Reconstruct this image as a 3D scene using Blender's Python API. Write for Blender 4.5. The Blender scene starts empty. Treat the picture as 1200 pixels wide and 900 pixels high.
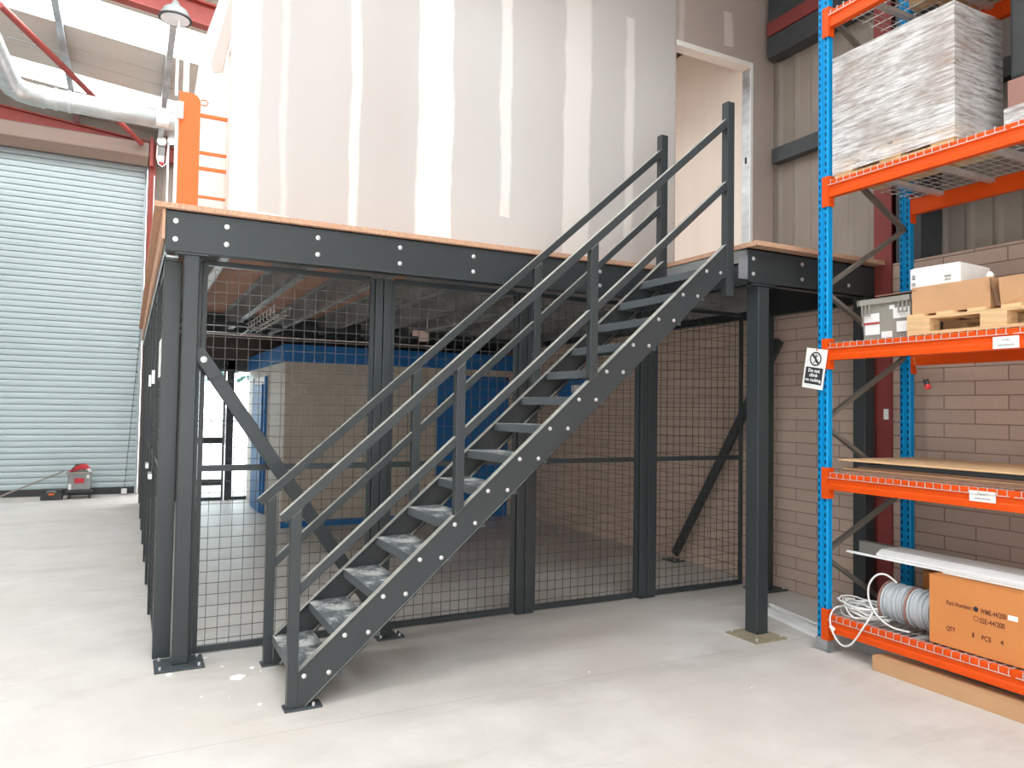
import bpy, bmesh, math, random
from mathutils import Vector, Matrix
random.seed(7)
scene = bpy.context.scene
col = scene.collection

# ------------------------------------------------------------------ camera
cam_d = bpy.data.cameras.new('camera')
cam_d.sensor_width = 36.0
cam_d.lens = 25.935
cam_d.clip_end = 200
cam = bpy.data.objects.new('camera', cam_d)
col.objects.link(cam)
RT = Vector((0.88769613, -0.46015543, 0.01589216))
DN = Vector((0.03002922, 0.02341859, -0.99927464))
FW = Vector((0.45944948, 0.88752946, 0.0346067))
M = Matrix.Identity(4)
for i in range(3):
    M[i][0] = RT[i]; M[i][1] = -DN[i]; M[i][2] = -FW[i]
M.translation = Vector((-0.26605, -4.81371, 1.55))
cam.matrix_world = M
scene.camera = cam

# ------------------------------------------------------------------ world, view
SKYLIGHT = 9.0
scene.view_settings.view_transform = 'Standard'
scene.view_settings.look = 'None'
scene.view_settings.exposure = 0.08
scene.view_settings.gamma = 1.0
scene.view_settings.use_curve_mapping = False
w = bpy.data.worlds.new('world'); scene.world = w; w.use_nodes = True
nt = w.node_tree
bgn = nt.nodes['Background']
bgn.inputs[0].default_value = (0.93, 0.97, 1.0, 1); bgn.inputs[1].default_value = 8

# added fill light behind the viewer, to brighten the space under the deck
ad = bpy.data.lights.new('added_front_fill', 'AREA'); ad.shape = 'RECTANGLE'; ad.size = 5.5; ad.size_y = 3.6; ad.energy = 240; ad.color = (0.96, 0.985, 1.0)
ao = bpy.data.objects.new('added_front_fill', ad); col.objects.link(ao); ao.location = (-1.5, -8.95, 2.0); ao.rotation_euler = (math.radians(90), 0, 0)

# ------------------------------------------------------------------ node helpers
class NT:
    def __init__(s, m):
        m.use_nodes = True
        s.t = m.node_tree; s.n = s.t.nodes; s.l = s.t.links
        s.b = s.n['Principled BSDF']
    def node(s, typ, **kw):
        n = s.n.new(typ)
        for k, v in kw.items():
            if k.startswith('_'): setattr(n, k[1:], v)
            else: n.inputs[k.replace('__', ' ')].default_value = v
        return n
    def obj(s): return s.n.new('ShaderNodeTexCoord').outputs['Object']
    def math(s, op, a, b=None, c=None):
        n = s.n.new('ShaderNodeMath'); n.operation = op
        for i, v in enumerate((a, b, c)):
            if v is None: continue
            if hasattr(v, 'is_linked'): s.l.new(v, n.inputs[i])
            else: n.inputs[i].default_value = v
        return n.outputs[0]
    def mix(s, fac, a, b):
        n = s.n.new('ShaderNodeMix'); n.data_type = 'RGBA'
        for sock, v in ((n.inputs[0], fac), (n.inputs[6], a), (n.inputs[7], b)):
            if hasattr(v, 'is_linked'): s.l.new(v, sock)
            else: sock.default_value = v if not isinstance(v, tuple) or len(v) == 4 else (*v, 1)
        return n.outputs[2]
    def noise(s, scale, detail=4, vec=None, rough=0.55, stretch=None):
        v = vec or s.obj()
        if stretch:
            mp = s.n.new('ShaderNodeMapping'); s.l.new(v, mp.inputs[0]); mp.inputs['Scale'].default_value = stretch; v = mp.outputs[0]
        n = s.n.new('ShaderNodeTexNoise'); n.inputs['Scale'].default_value = scale
        n.inputs['Detail'].default_value = detail; n.inputs['Roughness'].default_value = rough
        s.l.new(v, n.inputs['Vector']); return n.outputs[0]
    def ramp(s, v, a, b):
        n = s.n.new('ShaderNodeMapRange'); n.inputs[1].default_value = a; n.inputs[2].default_value = b
        s.l.new(v, n.inputs[0]); return n.outputs[0]
    def bump(s, h, strength=0.3, dist=0.01):
        n = s.n.new('ShaderNodeBump'); n.inputs['Strength'].default_value = strength; n.inputs['Distance'].default_value = dist
        s.l.new(h, n.inputs['Height']); s.l.new(n.outputs[0], s.b.inputs['Normal'])
    def color(s, c): s.l.new(c, s.b.inputs['Base Color'])

def srgb(r, g, b):
    f = lambda c: (c/255/12.92) if c/255 <= 0.04045 else ((c/255+0.055)/1.055)**2.4
    return (f(r), f(g), f(b))
MATS = {}
def mat(name, c, rough=0.5, metal=0.0, var=0.0, scale=6, c2=None, bump=0, stretch=None, spec=None):
    m = bpy.data.materials.new(name); t = NT(m)
    t.b.inputs['Roughness'].default_value = rough; t.b.inputs['Metallic'].default_value = metal
    if spec is not None: t.b.inputs['Specular IOR Level'].default_value = spec
    c4 = (*c, 1)
    c2_ = c2 or tuple(max(0, x*(1-var)) for x in c)
    n = t.noise(scale, 5, stretch=stretch)
    t.color(t.mix(t.ramp(n, 0.35, 0.65), (*c2_, 1), c4))
    if bump: t.bump(n, bump, 0.004)
    MATS[name] = m
    return m

DARK = mat('dark_grey_paint', srgb(56, 61, 63), 0.32, 0.0, 0.10, 1.6, spec=0.35)
DARK2 = mat('worn_dark_paint', srgb(66, 72, 76), 0.5, 0.0, 0.2, 12)
def dust_highlight_steel():
    m = bpy.data.materials.new('dust_highlight_paint'); t = NT(m)
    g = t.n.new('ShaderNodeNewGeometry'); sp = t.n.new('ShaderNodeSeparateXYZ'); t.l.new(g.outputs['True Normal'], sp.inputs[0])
    up = t.ramp(sp.outputs[2], 0.45, 0.65)  # upward faces coloured pale: plaster dust plus painted-in highlights along the top edges
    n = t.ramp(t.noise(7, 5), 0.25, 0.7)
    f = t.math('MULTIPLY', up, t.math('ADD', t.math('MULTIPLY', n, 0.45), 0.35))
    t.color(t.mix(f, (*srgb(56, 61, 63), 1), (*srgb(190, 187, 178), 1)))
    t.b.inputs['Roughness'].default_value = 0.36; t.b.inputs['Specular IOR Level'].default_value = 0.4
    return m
DUST_HIGHLIGHT = dust_highlight_steel()
BOLT = mat('galvanised_bolt', (0.75, 0.75, 0.75), 0.3, 0.7, 0.1, 30)
GALV = mat('galvanised_steel', (0.62, 0.65, 0.67), 0.38, 0.75, 0.35, 9, stretch=(1, 0.3, 1))
GALVJ = mat('galvanised_joist', (0.42, 0.44, 0.45), 0.45, 0.45, 0.35, 5, stretch=(1, 0.5, 1))
DUCT = mat('spiral_duct_steel', (0.66, 0.70, 0.72), 0.35, 0.65, 0.3, 4)
BLUE = mat('rack_blue_paint', srgb(0, 140, 200), 0.45, 0, 0.08, 5, spec=0.25)
BLUE2 = mat('blue_trim_paint', srgb(20, 110, 180), 0.5, 0, 0.1, 4)
ORANGE = mat('rack_orange_paint', srgb(226, 80, 12), 0.45, 0, 0.10, 5, spec=0.25)
GATE = mat('gate_orange_paint', srgb(232, 106, 36), 0.5, 0, 0.06, 3)
RED = mat('red_oxide_paint', srgb(160, 66, 58), 0.55, 0, 0.15, 3)
MAROON = mat('red_column_paint', srgb(140, 62, 60), 0.6, 0, 0.15, 3)
WIRE = mat('dark_wire', srgb(76, 73, 72), 0.4, 0.3)
ZINC = mat('bright_wire', (0.75, 0.73, 0.70), 0.4, 0.5, 0.2, 20)
CARD = mat('cardboard', srgb(196, 152, 112), 0.85, 0, 0.12, 3)
CARD2 = mat('printed_cardboard', srgb(206, 132, 72), 0.85, 0, 0.06, 2.5)
CARD3 = mat('dull_cardboard', srgb(150, 118, 98), 0.9, 0, 0.2, 4)
WOOD = mat('pallet_wood', srgb(222, 184, 138), 0.8, 0, 0.25, 4, stretch=(6, 1, 12))
PLY = mat('plywood', srgb(214, 176, 134), 0.7, 0, 0.12, 2, stretch=(4, 1, 1))
WHITE = mat('white_plastic', srgb(245, 245, 245), 0.5, 0, 0.05, 3)
PAPER = mat('white_paper', srgb(238, 238, 236), 0.8, 0, 0.05, 8)
INK = mat('black_ink', srgb(48, 46, 50), 0.8)
INKB = mat('brown_ink', srgb(110, 58, 48), 0.9)
REDP = mat('red_plastic', srgb(190, 40, 52), 0.5)
BLACK = mat('black_plastic', srgb(48, 50, 52), 0.5, 0, 0.2, 8)
GREYP = mat('grey_plastic', srgb(150, 146, 138), 0.55, 0, 0.08, 5)
GREYM = mat('grey_machine', srgb(140, 142, 142), 0.45, 0, 0.1, 5)
BROWNM = mat('brown_sheet', srgb(140, 118, 108), 0.55, 0, 0.12, 3, stretch=(0.3, 1, 4))
CONDUIT = mat('grey_conduit', srgb(150, 150, 146), 0.5)
BOARD = mat('plasterboard_white', srgb(243, 240, 235), 0.85, 0, 0.04, 1.5)
PINK = mat('pink_board', srgb(222, 196, 188), 0.85, 0, 0.04, 2)
CREAM = mat('cream_board', srgb(240, 231, 221), 0.85, 0, 0.06, 1.0, stretch=(1, 4, 0.3))
CASE = mat('dark_ceiling', srgb(92, 82, 78), 0.9)
LEAF = mat('leaf_green', srgb(50, 95, 85), 0.7, 0, 0.4, 6)
GROUND = mat('outside_paving', srgb(205, 205, 205), 0.9)
ROOFP = mat('roof_liner', srgb(205, 198, 190), 0.6, 0, 0.08, 0.8, stretch=(0.3, 2, 1))
REELW = mat('reel_brown', srgb(150, 112, 100), 0.7)
CABLE = mat('white_cable', srgb(222, 222, 220), 0.45)
CABLEG = mat('grey_cable', srgb(178, 184, 188), 0.45)

def osb_mat():
    m = bpy.data.materials.new('chipboard'); t = NT(m)
    t.b.inputs['Roughness'].default_value = 0.8
    a = t.noise(90, 3); b = t.noise(2.0, 3)
    c = t.mix(t.ramp(a, 0.35, 0.65), (*srgb(168, 128, 104), 1), (*srgb(218, 180, 150), 1))
    c = t.mix(t.ramp(b, 0.3, 0.8), c, (*srgb(196, 150, 124), 1))
    t.color(c); t.bump(a, 0.2, 0.002); return m
OSB = osb_mat()
def osbu_mat():
    m = bpy.data.materials.new('chipboard_underside'); t = NT(m)
    t.b.inputs['Roughness'].default_value = 0.85
    a = t.noise(40, 4)
    t.color(t.mix(t.ramp(a, 0.3, 0.7), (*srgb(188, 142, 120), 1), (*srgb(208, 162, 138), 1))); return m
OSBU = osbu_mat()

def floor_mat():
    m = bpy.data.materials.new('power_floated_concrete'); t = NT(m)
    v = t.obj()
    big = t.noise(0.55, 6, v, 0.6); mid = t.noise(2.6, 8, v, 0.65); fine = t.noise(60, 4, v, 0.6)
    st = t.noise(1.3, 6, v, 0.7, stretch=(0.5, 1.6, 1))
    c = t.mix(t.ramp(mid, 0.32, 0.7), (*srgb(188, 183, 178), 1), (*srgb(211, 207, 203), 1))
    c = t.mix(t.ramp(big, 0.42, 0.75), c, (*srgb(194, 186, 178), 1))
    c = t.mix(t.math('MULTIPLY', t.ramp(st, 0.53, 0.68), 0.55), c, (*srgb(172, 164, 157), 1))
    c = t.mix(t.math('MULTIPLY', t.ramp(fine, 0.60, 0.75), 0.25), c, (*srgb(226, 224, 220), 1))
    # saw cut joint lines
    sp = t.n.new('ShaderNodeSeparateXYZ'); t.l.new(v, sp.inputs[0])
    j = t.math('ABSOLUTE', t.math('ADD', sp.outputs[1], 1.16))
    jm = t.math('LESS_THAN', j, 0.003)
    c = t.mix(t.math('MULTIPLY', jm, 0.55), c, (*srgb(150, 140, 132), 1))
    t.color(c)
    r = t.ramp(mid, 0.2, 0.8)
    t.l.new(t.math('ADD', t.math('MULTIPLY', r, 0.22), 0.36), t.b.inputs['Roughness'])
    t.bump(t.noise(14, 6, v), 0.08, 0.004)
    return m
FLOOR = floor_mat()

def block_mat(name, c1, c2, mortar, bw, bh, ax, rough=0.9, msize=0.010, bumpy=0.35, offset=0.5):
    m = bpy.data.materials.new(name); t = NT(m)
    v = t.obj(); sp = t.n.new('ShaderNodeSeparateXYZ'); t.l.new(v, sp.inputs[0])
    cb = t.n.new('ShaderNodeCombineXYZ'); t.l.new(sp.outputs[ax], cb.inputs[0]); t.l.new(sp.outputs[2], cb.inputs[1])
    br = t.n.new('ShaderNodeTexBrick'); t.l.new(cb.outputs[0], br.inputs['Vector'])
    br.inputs['Scale'].default_value = 1; br.inputs['Brick Width'].default_value = bw; br.inputs['Row Height'].default_value = bh
    br.inputs['Mortar Size'].default_value = msize/2; br.inputs['Mortar Smooth'].default_value = 0.3
    br.offset = offset
    br.inputs['Color1'].default_value = (*c1, 1); br.inputs['Color2'].default_value = (*c2, 1); br.inputs['Mortar'].default_value = (*mortar, 1)
    n = t.noise(26, 6, v, 0.7); n2 = t.noise(1.2, 3, v)
    c = t.mix(t.math('MULTIPLY', t.ramp(n, 0.3, 0.75), 0.5), br.outputs['Color'], (*tuple(x*0.72 for x in c1), 1))
    c = t.mix(t.math('MULTIPLY', t.ramp(n2, 0.4, 0.7), 0.25), c, (*tuple(x*1.15 for x in c2), 1))
    t.color(c); t.b.inputs['Roughness'].default_value = rough
    h = t.math('ADD', t.math('MULTIPLY', br.outputs['Fac'], -1.0), t.math('MULTIPLY', n, 0.35))
    t.bump(h, bumpy, 0.012)
    return m
BRICK = block_mat('concrete_block_wall', srgb(206, 182, 166), srgb(190, 168, 155), srgb(126, 104, 94), 0.44, 0.1, 1)
PAINTB = block_mat('painted_blockwork', srgb(196, 186, 172), srgb(190, 180, 166), srgb(170, 160, 148), 0.44, 0.225, 0, 0.6, 0.012, 0.25)
PAINTBY = block_mat('painted_blockwork_side', srgb(206, 200, 190), srgb(200, 194, 184), srgb(180, 172, 162), 0.44, 0.225, 1, 0.6, 0.012, 0.25)

def partition_mat(name, joints, wide_base=True, brown_x=None):
    """taped plasterboard: joints = (x, half width, z low, z high)"""
    m = bpy.data.materials.new(name); t = NT(m)
    v = t.obj(); sp = t.n.new('ShaderNodeSeparateXYZ'); t.l.new(v, sp.inputs[0])
    X, Z = sp.outputs[0], sp.outputs[2]
    nz = t.noise(3.0, 5, v, 0.6, stretch=(1.0, 1, 0.5)); nf = t.noise(1.0, 3, v, stretch=(1, 1, 0.25))
    c = t.mix(t.ramp(nf, 0.3, 0.7), (*srgb(186, 179, 175), 1), (*srgb(194, 190, 187), 1))
    if brown_x is not None:
        k = t.math('GREATER_THAN', t.math('ADD', X, t.math('MULTIPLY', nz, 0.03)), brown_x)
        c = t.mix(k, c, (*srgb(182, 168, 160), 1))
    wob = t.math('MULTIPLY', t.math('SUBTRACT', nz, 0.5), 0.10)
    for (x, hw, z0, z1, a) in joints:
        d = t.math('ABSOLUTE', t.math('SUBTRACT', t.math('ADD', X, wob), x))
        r = t.n.new('ShaderNodeMapRange'); r.inputs[1].default_value = hw+0.012; r.inputs[2].default_value = hw-0.012
        t.l.new(d, r.inputs[0])
        zm = t.math('MULTIPLY', t.math('GREATER_THAN', t.math('ADD', Z, wob), z0), t.math('LESS_THAN', Z, z1))
        c = t.mix(t.math('MULTIPLY', t.math('MULTIPLY', r.outputs[0], zm), a), c, (*srgb(236, 232, 226), 1))
    t.color(c); t.b.inputs['Roughness'].default_value = 0.85
    return m
J = [(0.34, 0.10, 0, 9, 0.8), (0.60, 0.02, 0, 9, 0.3), (1.10, 0.03, 2.78, 9, 0.75), (1.70, 0.135, 0, 9, 0.85), (2.29, 0.045, 3.05, 9, 0.6),
     (2.95, 0.13, 0, 9, 0.5), (3.475, 0.04, 3.0, 4.95, 0.55), (4.6, 0.05, 4.97, 5.3, 0.5), (4.05, 0.03, 4.9, 9, 0.3)]
PART = partition_mat('taped_plasterboard', J, brown_x=3.985)

def clad_mat():
    m = bpy.data.materials.new('wall_cladding'); t = NT(m)
    t.b.inputs['Roughness'].default_value = 0.6
    t.color(t.mix(t.ramp(t.noise(1.5, 3), 0.3, 0.7), (*srgb(146, 136, 127), 1), (*srgb(160, 150, 141), 1))); return m
CLAD = clad_mat()
SHUT = mat('shutter_slat', srgb(184, 198, 202), 0.45, 0.0, 0.04, 0.7)

def tread_mat():
    m = bpy.data.materials.new('plaster_spattered_tread'); t = NT(m)
    v = t.obj(); a = t.noise(9, 9, v, 0.75); b = t.noise(3.5, 5, v, 0.6)
    f = t.math('MULTIPLY', t.ramp(a, 0.46, 0.58), t.ramp(b, 0.30, 0.52))
    sp = t.n.new('ShaderNodeSeparateXYZ'); t.l.new(v, sp.inputs[0]); f = t.math('MULTIPLY', f, t.math('GREATER_THAN', sp.outputs[2], 0.0500))
    gi = t.n.new('ShaderNodeObjectInfo')
    c = t.mix(t.math('MULTIPLY', f, 0.85), (*srgb(90, 96, 100), 1), (*srgb(206, 206, 202), 1))
    t.color(c); t.b.inputs['Roughness'].default_value = 0.42; t.bump(t.noise(60, 2, v), 0.2, 0.002); return m
TREAD = tread_mat()

def upright_mat():
    m = bpy.data.materials.new('perforated_blue_upright'); t = NT(m)
    v = t.obj(); sp = t.n.new('ShaderNodeSeparateXYZ'); t.l.new(v, sp.inputs[0])
    fz = t.math('FRACT', t.math('MULTIPLY', sp.outputs[2], 1/0.05))
    hz = t.math('LESS_THAN', t.math('ABSOLUTE', t.math('SUBTRACT', fz, 0.5)), 0.27)
    ay = t.math('ABSOLUTE', sp.outputs[1])
    hy = t.math('LESS_THAN', t.math('ABSOLUTE', t.math('SUBTRACT', ay, 0.024)), 0.0055)
    hx = t.math('LESS_THAN', sp.outputs[0], -0.02)
    h = t.math('MULTIPLY', t.math('MULTIPLY', hz, hy), hx)
    t.color(t.mix(h, (*srgb(0, 138, 200), 1), (*srgb(12, 40, 60), 1)))
    t.b.inputs['Roughness'].default_value = 0.45; t.b.inputs['Specular IOR Level'].default_value = 0.2; return m
UPR = upright_mat()

def wrap_mat():
    m = bpy.data.materials.new('stretch_wrap_film'); t = NT(m)
    v = t.obj()
    mp = t.n.new('ShaderNodeMapping'); t.l.new(v, mp.inputs[0]); mp.inputs['Rotation'].default_value = (math.radians(14), math.radians(-10), 0)
    mp.inputs['Scale'].default_value = (2.5, 2.5, 26)
    a = t.noise(2.2, 7, mp.outputs[0], 0.7)
    b = t.noise(2.0, 4, v)
    al = t.math('MULTIPLY', t.ramp(a, 0.34, 0.6), t.ramp(b, 0.22, 0.5))
    t.l.new(t.math('ADD', t.math('MULTIPLY', al, 0.72), 0.18), t.b.inputs['Alpha'])
    t.b.inputs['Base Color'].default_value = (0.93, 0.93, 0.93, 1)
    t.b.inputs['Roughness'].default_value = 0.16; t.b.inputs['Specular IOR Level'].default_value = 0.9
    t.bump(a, 0.8, 0.03); return m
WRAP = wrap_mat()

def emis(name, c, s):
    m = bpy.data.materials.new(name); t = NT(m)
    t.b.inputs['Base Color'].default_value = (0.8, 0.8, 0.8, 1)
    t.b.inputs['Emission Color'].default_value = (*c, 1); t.b.inputs['Emission Strength'].default_value = s
    return m
SKYL = emis('translucent_rooflight', (0.93, 0.985, 1.0), SKYLIGHT*1.02)
SKYR = emis('translucent_rooflight_boosted', (0.93, 0.985, 1.0), SKYLIGHT*1.2)  # out-of-view rows made stronger to push light under the deck
LAMPG = mat('frosted_lamp_lens', srgb(225, 225, 228), 0.3)
def glass_mat():
    m = bpy.data.materials.new('window_glass'); m.use_nodes = True
    n = m.node_tree.nodes; l = m.node_tree.links; n.clear()
    o = n.new('ShaderNodeOutputMaterial'); mx = n.new('ShaderNodeMixShader'); tr = n.new('ShaderNodeBsdfTransparent'); gl = n.new('ShaderNodeBsdfGlossy')
    gl.inputs['Roughness'].default_value = 0.05; mx.inputs[0].default_value = 0.08
    tr.inputs[0].default_value = (0.92, 0.97, 0.97, 1)
    l.new(tr.outputs[0], mx.inputs[1]); l.new(gl.outputs[0], mx.inputs[2]); l.new(mx.outputs[0], o.inputs[0]); return m
GLASS = glass_mat()

# ------------------------------------------------------------------ mesh helpers
WLOC = {}
class MB:
    def __init__(s): s.v = []; s.f = []
    def add(s, vs, fs):
        o = len(s.v); s.v += [Vector(v) for v in vs]; s.f += [tuple(i+o for i in f) for f in fs]; return s
    def box(s, x0, x1, y0, y1, z0, z1):
        return s.add([(x0,y0,z0),(x1,y0,z0),(x1,y1,z0),(x0,y1,z0),(x0,y0,z1),(x1,y0,z1),(x1,y1,z1),(x0,y1,z1)],
                     [(0,3,2,1),(4,5,6,7),(0,1,5,4),(1,2,6,5),(2,3,7,6),(3,0,4,7)])
    def bar(s, p, q, w, h, up=(0,0,1)):
        p = Vector(p); q = Vector(q); d = (q-p).normalized(); up = Vector(up)
        a = d.cross(up)
        if a.length < 1e-4: a = d.cross(Vector((1,0,0)))
        a.normalize(); b = a.cross(d).normalized(); a *= w/2; b *= h/2
        return s.add([p-a-b,p+a-b,p+a+b,p-a+b,q-a-b,q+a-b,q+a+b,q-a+b],
                     [(0,1,2,3),(7,6,5,4),(0,4,5,1),(1,5,6,2),(2,6,7,3),(3,7,4,0)])
    def prism(s, pts, axis, a, b):
        """pts: 2-D outline; axis 'y': pts are (x,z); 'x': (y,z); 'z': (x,y)"""
        def mk(p, t):
            return {'y': (p[0], t, p[1]), 'x': (t, p[0], p[1]), 'z': (p[0], p[1], t)}[axis]
        n = len(pts); vs = [mk(p, a) for p in pts] + [mk(p, b) for p in pts]
        fs = [tuple(range(n)), tuple(range(2*n-1, n-1, -1))] + [(i, i+n, (i+1)%n+n, (i+1)%n) for i in range(n)]
        return s.add(vs, fs)
    def cyl(s, p, q, r, seg=16, r2=None, caps=True):
        return s.lathe(p, q, [(0, r), (1, r if r2 is None else r2)], seg, caps)
    def lathe(s, p, q, prof, seg=20, caps=True):
        p = Vector(p); q = Vector(q); d = q-p; L = d.length; d.normalize()
        a = d.orthogonal().normalized(); b = d.cross(a); vs = []
        for (t, r) in prof:
            c = p + d*(t*L)
            for i in range(seg):
                an = 2*math.pi*i/seg; vs.append(c + a*math.cos(an)*r + b*math.sin(an)*r)
        fs = []
        for k in range(len(prof)-1):
            for i in range(seg):
                j = (i+1) % seg; fs.append((k*seg+i, k*seg+j, (k+1)*seg+j, (k+1)*seg+i))
        if caps: fs += [tuple(range(seg-1, -1, -1)), tuple((len(prof)-1)*seg+i for i in range(seg))]
        return s.add(vs, fs)
    def tube(s, pts, r, seg=6):
        pts = [Vector(p) for p in pts]; vs = []; prev = None
        for i, p in enumerate(pts):
            d = (pts[min(i+1, len(pts)-1)] - pts[max(i-1, 0)]).normalized()
            a = prev - d*prev.dot(d) if prev is not None else d.orthogonal()
            if a.length < 1e-5: a = d.orthogonal()
            a.normalize(); prev = a; b = d.cross(a)
            for k in range(seg):
                an = 2*math.pi*k/seg; vs.append(p + a*math.cos(an)*r + b*math.sin(an)*r)
        fs = [tuple(range(seg-1, -1, -1)), tuple((len(pts)-1)*seg+i for i in range(seg))]
        for i in range(len(pts)-1):
            for k in range(seg):
                j = (k+1) % seg; fs.append((i*seg+k, i*seg+j, (i+1)*seg+j, (i+1)*seg+k))
        return s.add(vs, fs)
    def rot(s, pivot, ang, axis='Z'):
        R = Matrix.Rotation(ang, 3, axis); pv = Vector(pivot)
        s.v = [R @ (v-pv) + pv for v in s.v]; return s
    def build(s, name, m, parent=None, bevel=0.0, smooth=False, origin=None):
        if origin is None:
            lo = [min(v[i] for v in s.v) for i in range(3)]; hi = [max(v[i] for v in s.v) for i in range(3)]
            origin = ((lo[0]+hi[0])/2, (lo[1]+hi[1])/2, lo[2])
        origin = Vector(origin)
        me = bpy.data.meshes.new(name)
        me.from_pydata([v-origin for v in s.v], [], s.f)
        bm = bmesh.new(); bm.from_mesh(me); bmesh.ops.recalc_face_normals(bm, faces=bm.faces)
        if smooth:
            for f in bm.faces: f.smooth = True
        bm.to_mesh(me); bm.free()
        ms = m if isinstance(m, (list, tuple)) else [m]
        for x in ms: me.materials.append(x)
        if smooth: me.set_sharp_from_angle(angle=math.radians(40))
        o = bpy.data.objects.new(name, me); col.objects.link(o)
        if parent is not None:
            o.parent = parent; o.location = origin - WLOC[parent.name]
        else: o.location = origin
        WLOC[o.name] = origin
        if bevel:
            b = o.modifiers.new('bevel', 'BEVEL'); b.width = bevel; b.segments = 2; b.limit_method = 'ANGLE'
        return o
def B(*a): return MB().box(*a)
def thing(name, loc, label, cat, group=None):
    o = bpy.data.objects.new(name, None); col.objects.link(o); o.location = loc; o.empty_display_size = 0.1
    WLOC[o.name] = Vector(loc); return tag(o, label, cat, group)
def tag(o, label, cat, group=None):
    o['label'] = label; o['category'] = cat
    if group: o['group'] = group
    return o
def struct(o, label=None):
    o['kind'] = 'structure'
    if label: o['label'] = label
    return o
def lab(o, t): o['label'] = t; return o
def dup(o, parent=None, move=None, off=None):
    c = o.copy(); col.objects.link(c)
    if parent is not None:
        c.parent = parent
    if move is not None: c.location = o.location + Vector(move)
    WLOC[c.name] = WLOC[o.name] + Vector(move or (0,0,0)) if o.name in WLOC else Vector(c.location)
    for ch in o.children:
        dup(ch, c)
    return c
def text(s, size, m, loc, xdir, ydir, parent, name='lettering', align='LEFT', bold=0.0, sx=1.0, width=None):
    cu = bpy.data.curves.new(name, 'FONT'); cu.body = s; cu.size = size; cu.align_x = align; cu.extrude = 0.0004; cu.offset = bold
    cu.resolution_u = 3
    tmp = bpy.data.objects.new(name, cu); col.objects.link(tmp)
    bpy.context.view_layer.update()
    me = bpy.data.meshes.new_from_object(tmp.evaluated_get(bpy.context.evaluated_depsgraph_get()))
    bpy.data.objects.remove(tmp)
    if width: sx = width/max(1e-6, max(v.co.x for v in me.vertices)-min(v.co.x for v in me.vertices))
    X = Vector(xdir).normalized(); Y = Vector(ydir).normalized(); Z = X.cross(Y)
    Mx = Matrix((X, Y, Z)).transposed()
    for v in me.vertices: v.co = Mx @ Vector((v.co.x*sx, v.co.y, v.co.z))
    me.materials.clear(); me.materials.append(m)
    o = bpy.data.objects.new(name, me); col.objects.link(o)
    o.parent = parent; o.location = Vector(loc) - WLOC[parent.name]; WLOC[o.name] = Vector(loc)
    return o

# =================================================================== SETTING
struct(B(-7.0, 5.3, -9.0, 9.7, -0.12, 0).build('floor', FLOOR, origin=(0, 0, 0)))
# right wall: block plinth with cladding above
struct(B(4.92, 5.2, -9, 9.7, 0, 2.72).build('wall_right', BRICK, origin=(0, 0, 0)))
cl = MB()
prof = []
y = -9.0
while y < 9.7:
    prof += [(y, 5.205), (y+0.03, 5.19), (y+0.05, 5.19), (y+0.08, 5.205)]
    y += 0.20
vs = []; fs = []
for i, (yy, xx) in enumerate(prof):
    vs += [(xx, yy, 2.72), (xx, yy, 5.95)]
    if i: fs.append((2*i-2, 2*i-1, 2*i+1, 2*i))
cl.add(vs, fs)
cl.box(5.22, 5.30, -9, 9.7, 2.72, 5.95)
struct(cl.build('wall_right_upper', CLAD, origin=(0, 0, 0)))
for k, z in enumerate((3.93, 4.93)):
    struct(MB().prism([(5.04, z), (5.19, z), (5.19, z+0.03), (5.07, z+0.03), (5.07, z+0.17), (5.19, z+0.17), (5.19, z+0.2), (5.04, z+0.2)] if k else
                      [(5.10, z), (5.19, z), (5.19, z+0.02), (5.12, z+0.02), (5.12, z+0.12), (5.19, z+0.12), (5.19, z+0.14), (5.10, z+0.14)],
                      'y', -9, 0.24).build('trim_%d' % (k+1), DARK2))
struct(B(5.03, 5.19, -9, 0.24, 5.14, 5.27).build('trim_3', MAROON))
struct(B(5.05, 5.19, -9, 0.24, 5.28, 5.80).build('trim_4', DARK2))
# hidden shell behind and left of the camera
struct(B(-7.2, -7.0, -9, 9.7, 0, 7.1).build('wall_left', BOARD, origin=(0, 0, 0)))
struct(B(-7.2, 5.3, -9.2, -9.0, 0, 7.1).build('wall_front', BOARD, origin=(0, 0, 0)))
# back wall
bw = MB()
bw.box(-7.0, -4.5, 9.62, 9.75, 0, 7.0).box(-4.5, -0.1, 9.62, 9.75, 5.7, 7.0).box(-0.1, 0.2, 9.62, 9.75, 0, 7).box(0.2, 5.3, 9.62, 9.75, 2.75, 6.2)
for i in range(60):
    yy = -4.5 + i*0.16
    bw.box(yy, yy+0.05, 9.60, 9.62, 5.7 if yy < -0.1 else 2.76, 5.95)
struct(bw.build('wall_back', CLAD, origin=(0, 0, 0)))

# roof
ZR = lambda x: 6.3416 - 0.0985*x
def slab(mb, x0, x1, y0, y1, t=0.05, dz=0):
    mb.add([(x0,y0,ZR(x0)+dz),(x1,y0,ZR(x1)+dz),(x1,y1,ZR(x1)+dz),(x0,y1,ZR(x0)+dz),(x0,y0,ZR(x0)+t+dz),(x1,y0,ZR(x1)+t+dz),(x1,y1,ZR(x1)+t+dz),(x0,y1,ZR(x0)+t+dz)],
           [(0,3,2,1),(4,5,6,7),(0,1,5,4),(1,2,6,5),(2,3,7,6),(3,0,4,7)])
SK = [(-7.9, -6.9), (-5.3, -4.3), (-2.7, -1.7), (-0.1, 0.9), (2.6, 3.6), (5.3, 6.25), (7.85, 8.55)]
XS = 3.2
rf = MB(); prev = -9.2
for (a, b) in SK + [(9.75, 9.75)]:
    slab(rf, -7.2, 5.35, prev, a)
    if b > a: slab(rf, XS, 5.35, a, b); slab(rf, -7.2, -3.9, a, b)
    prev = b
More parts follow.
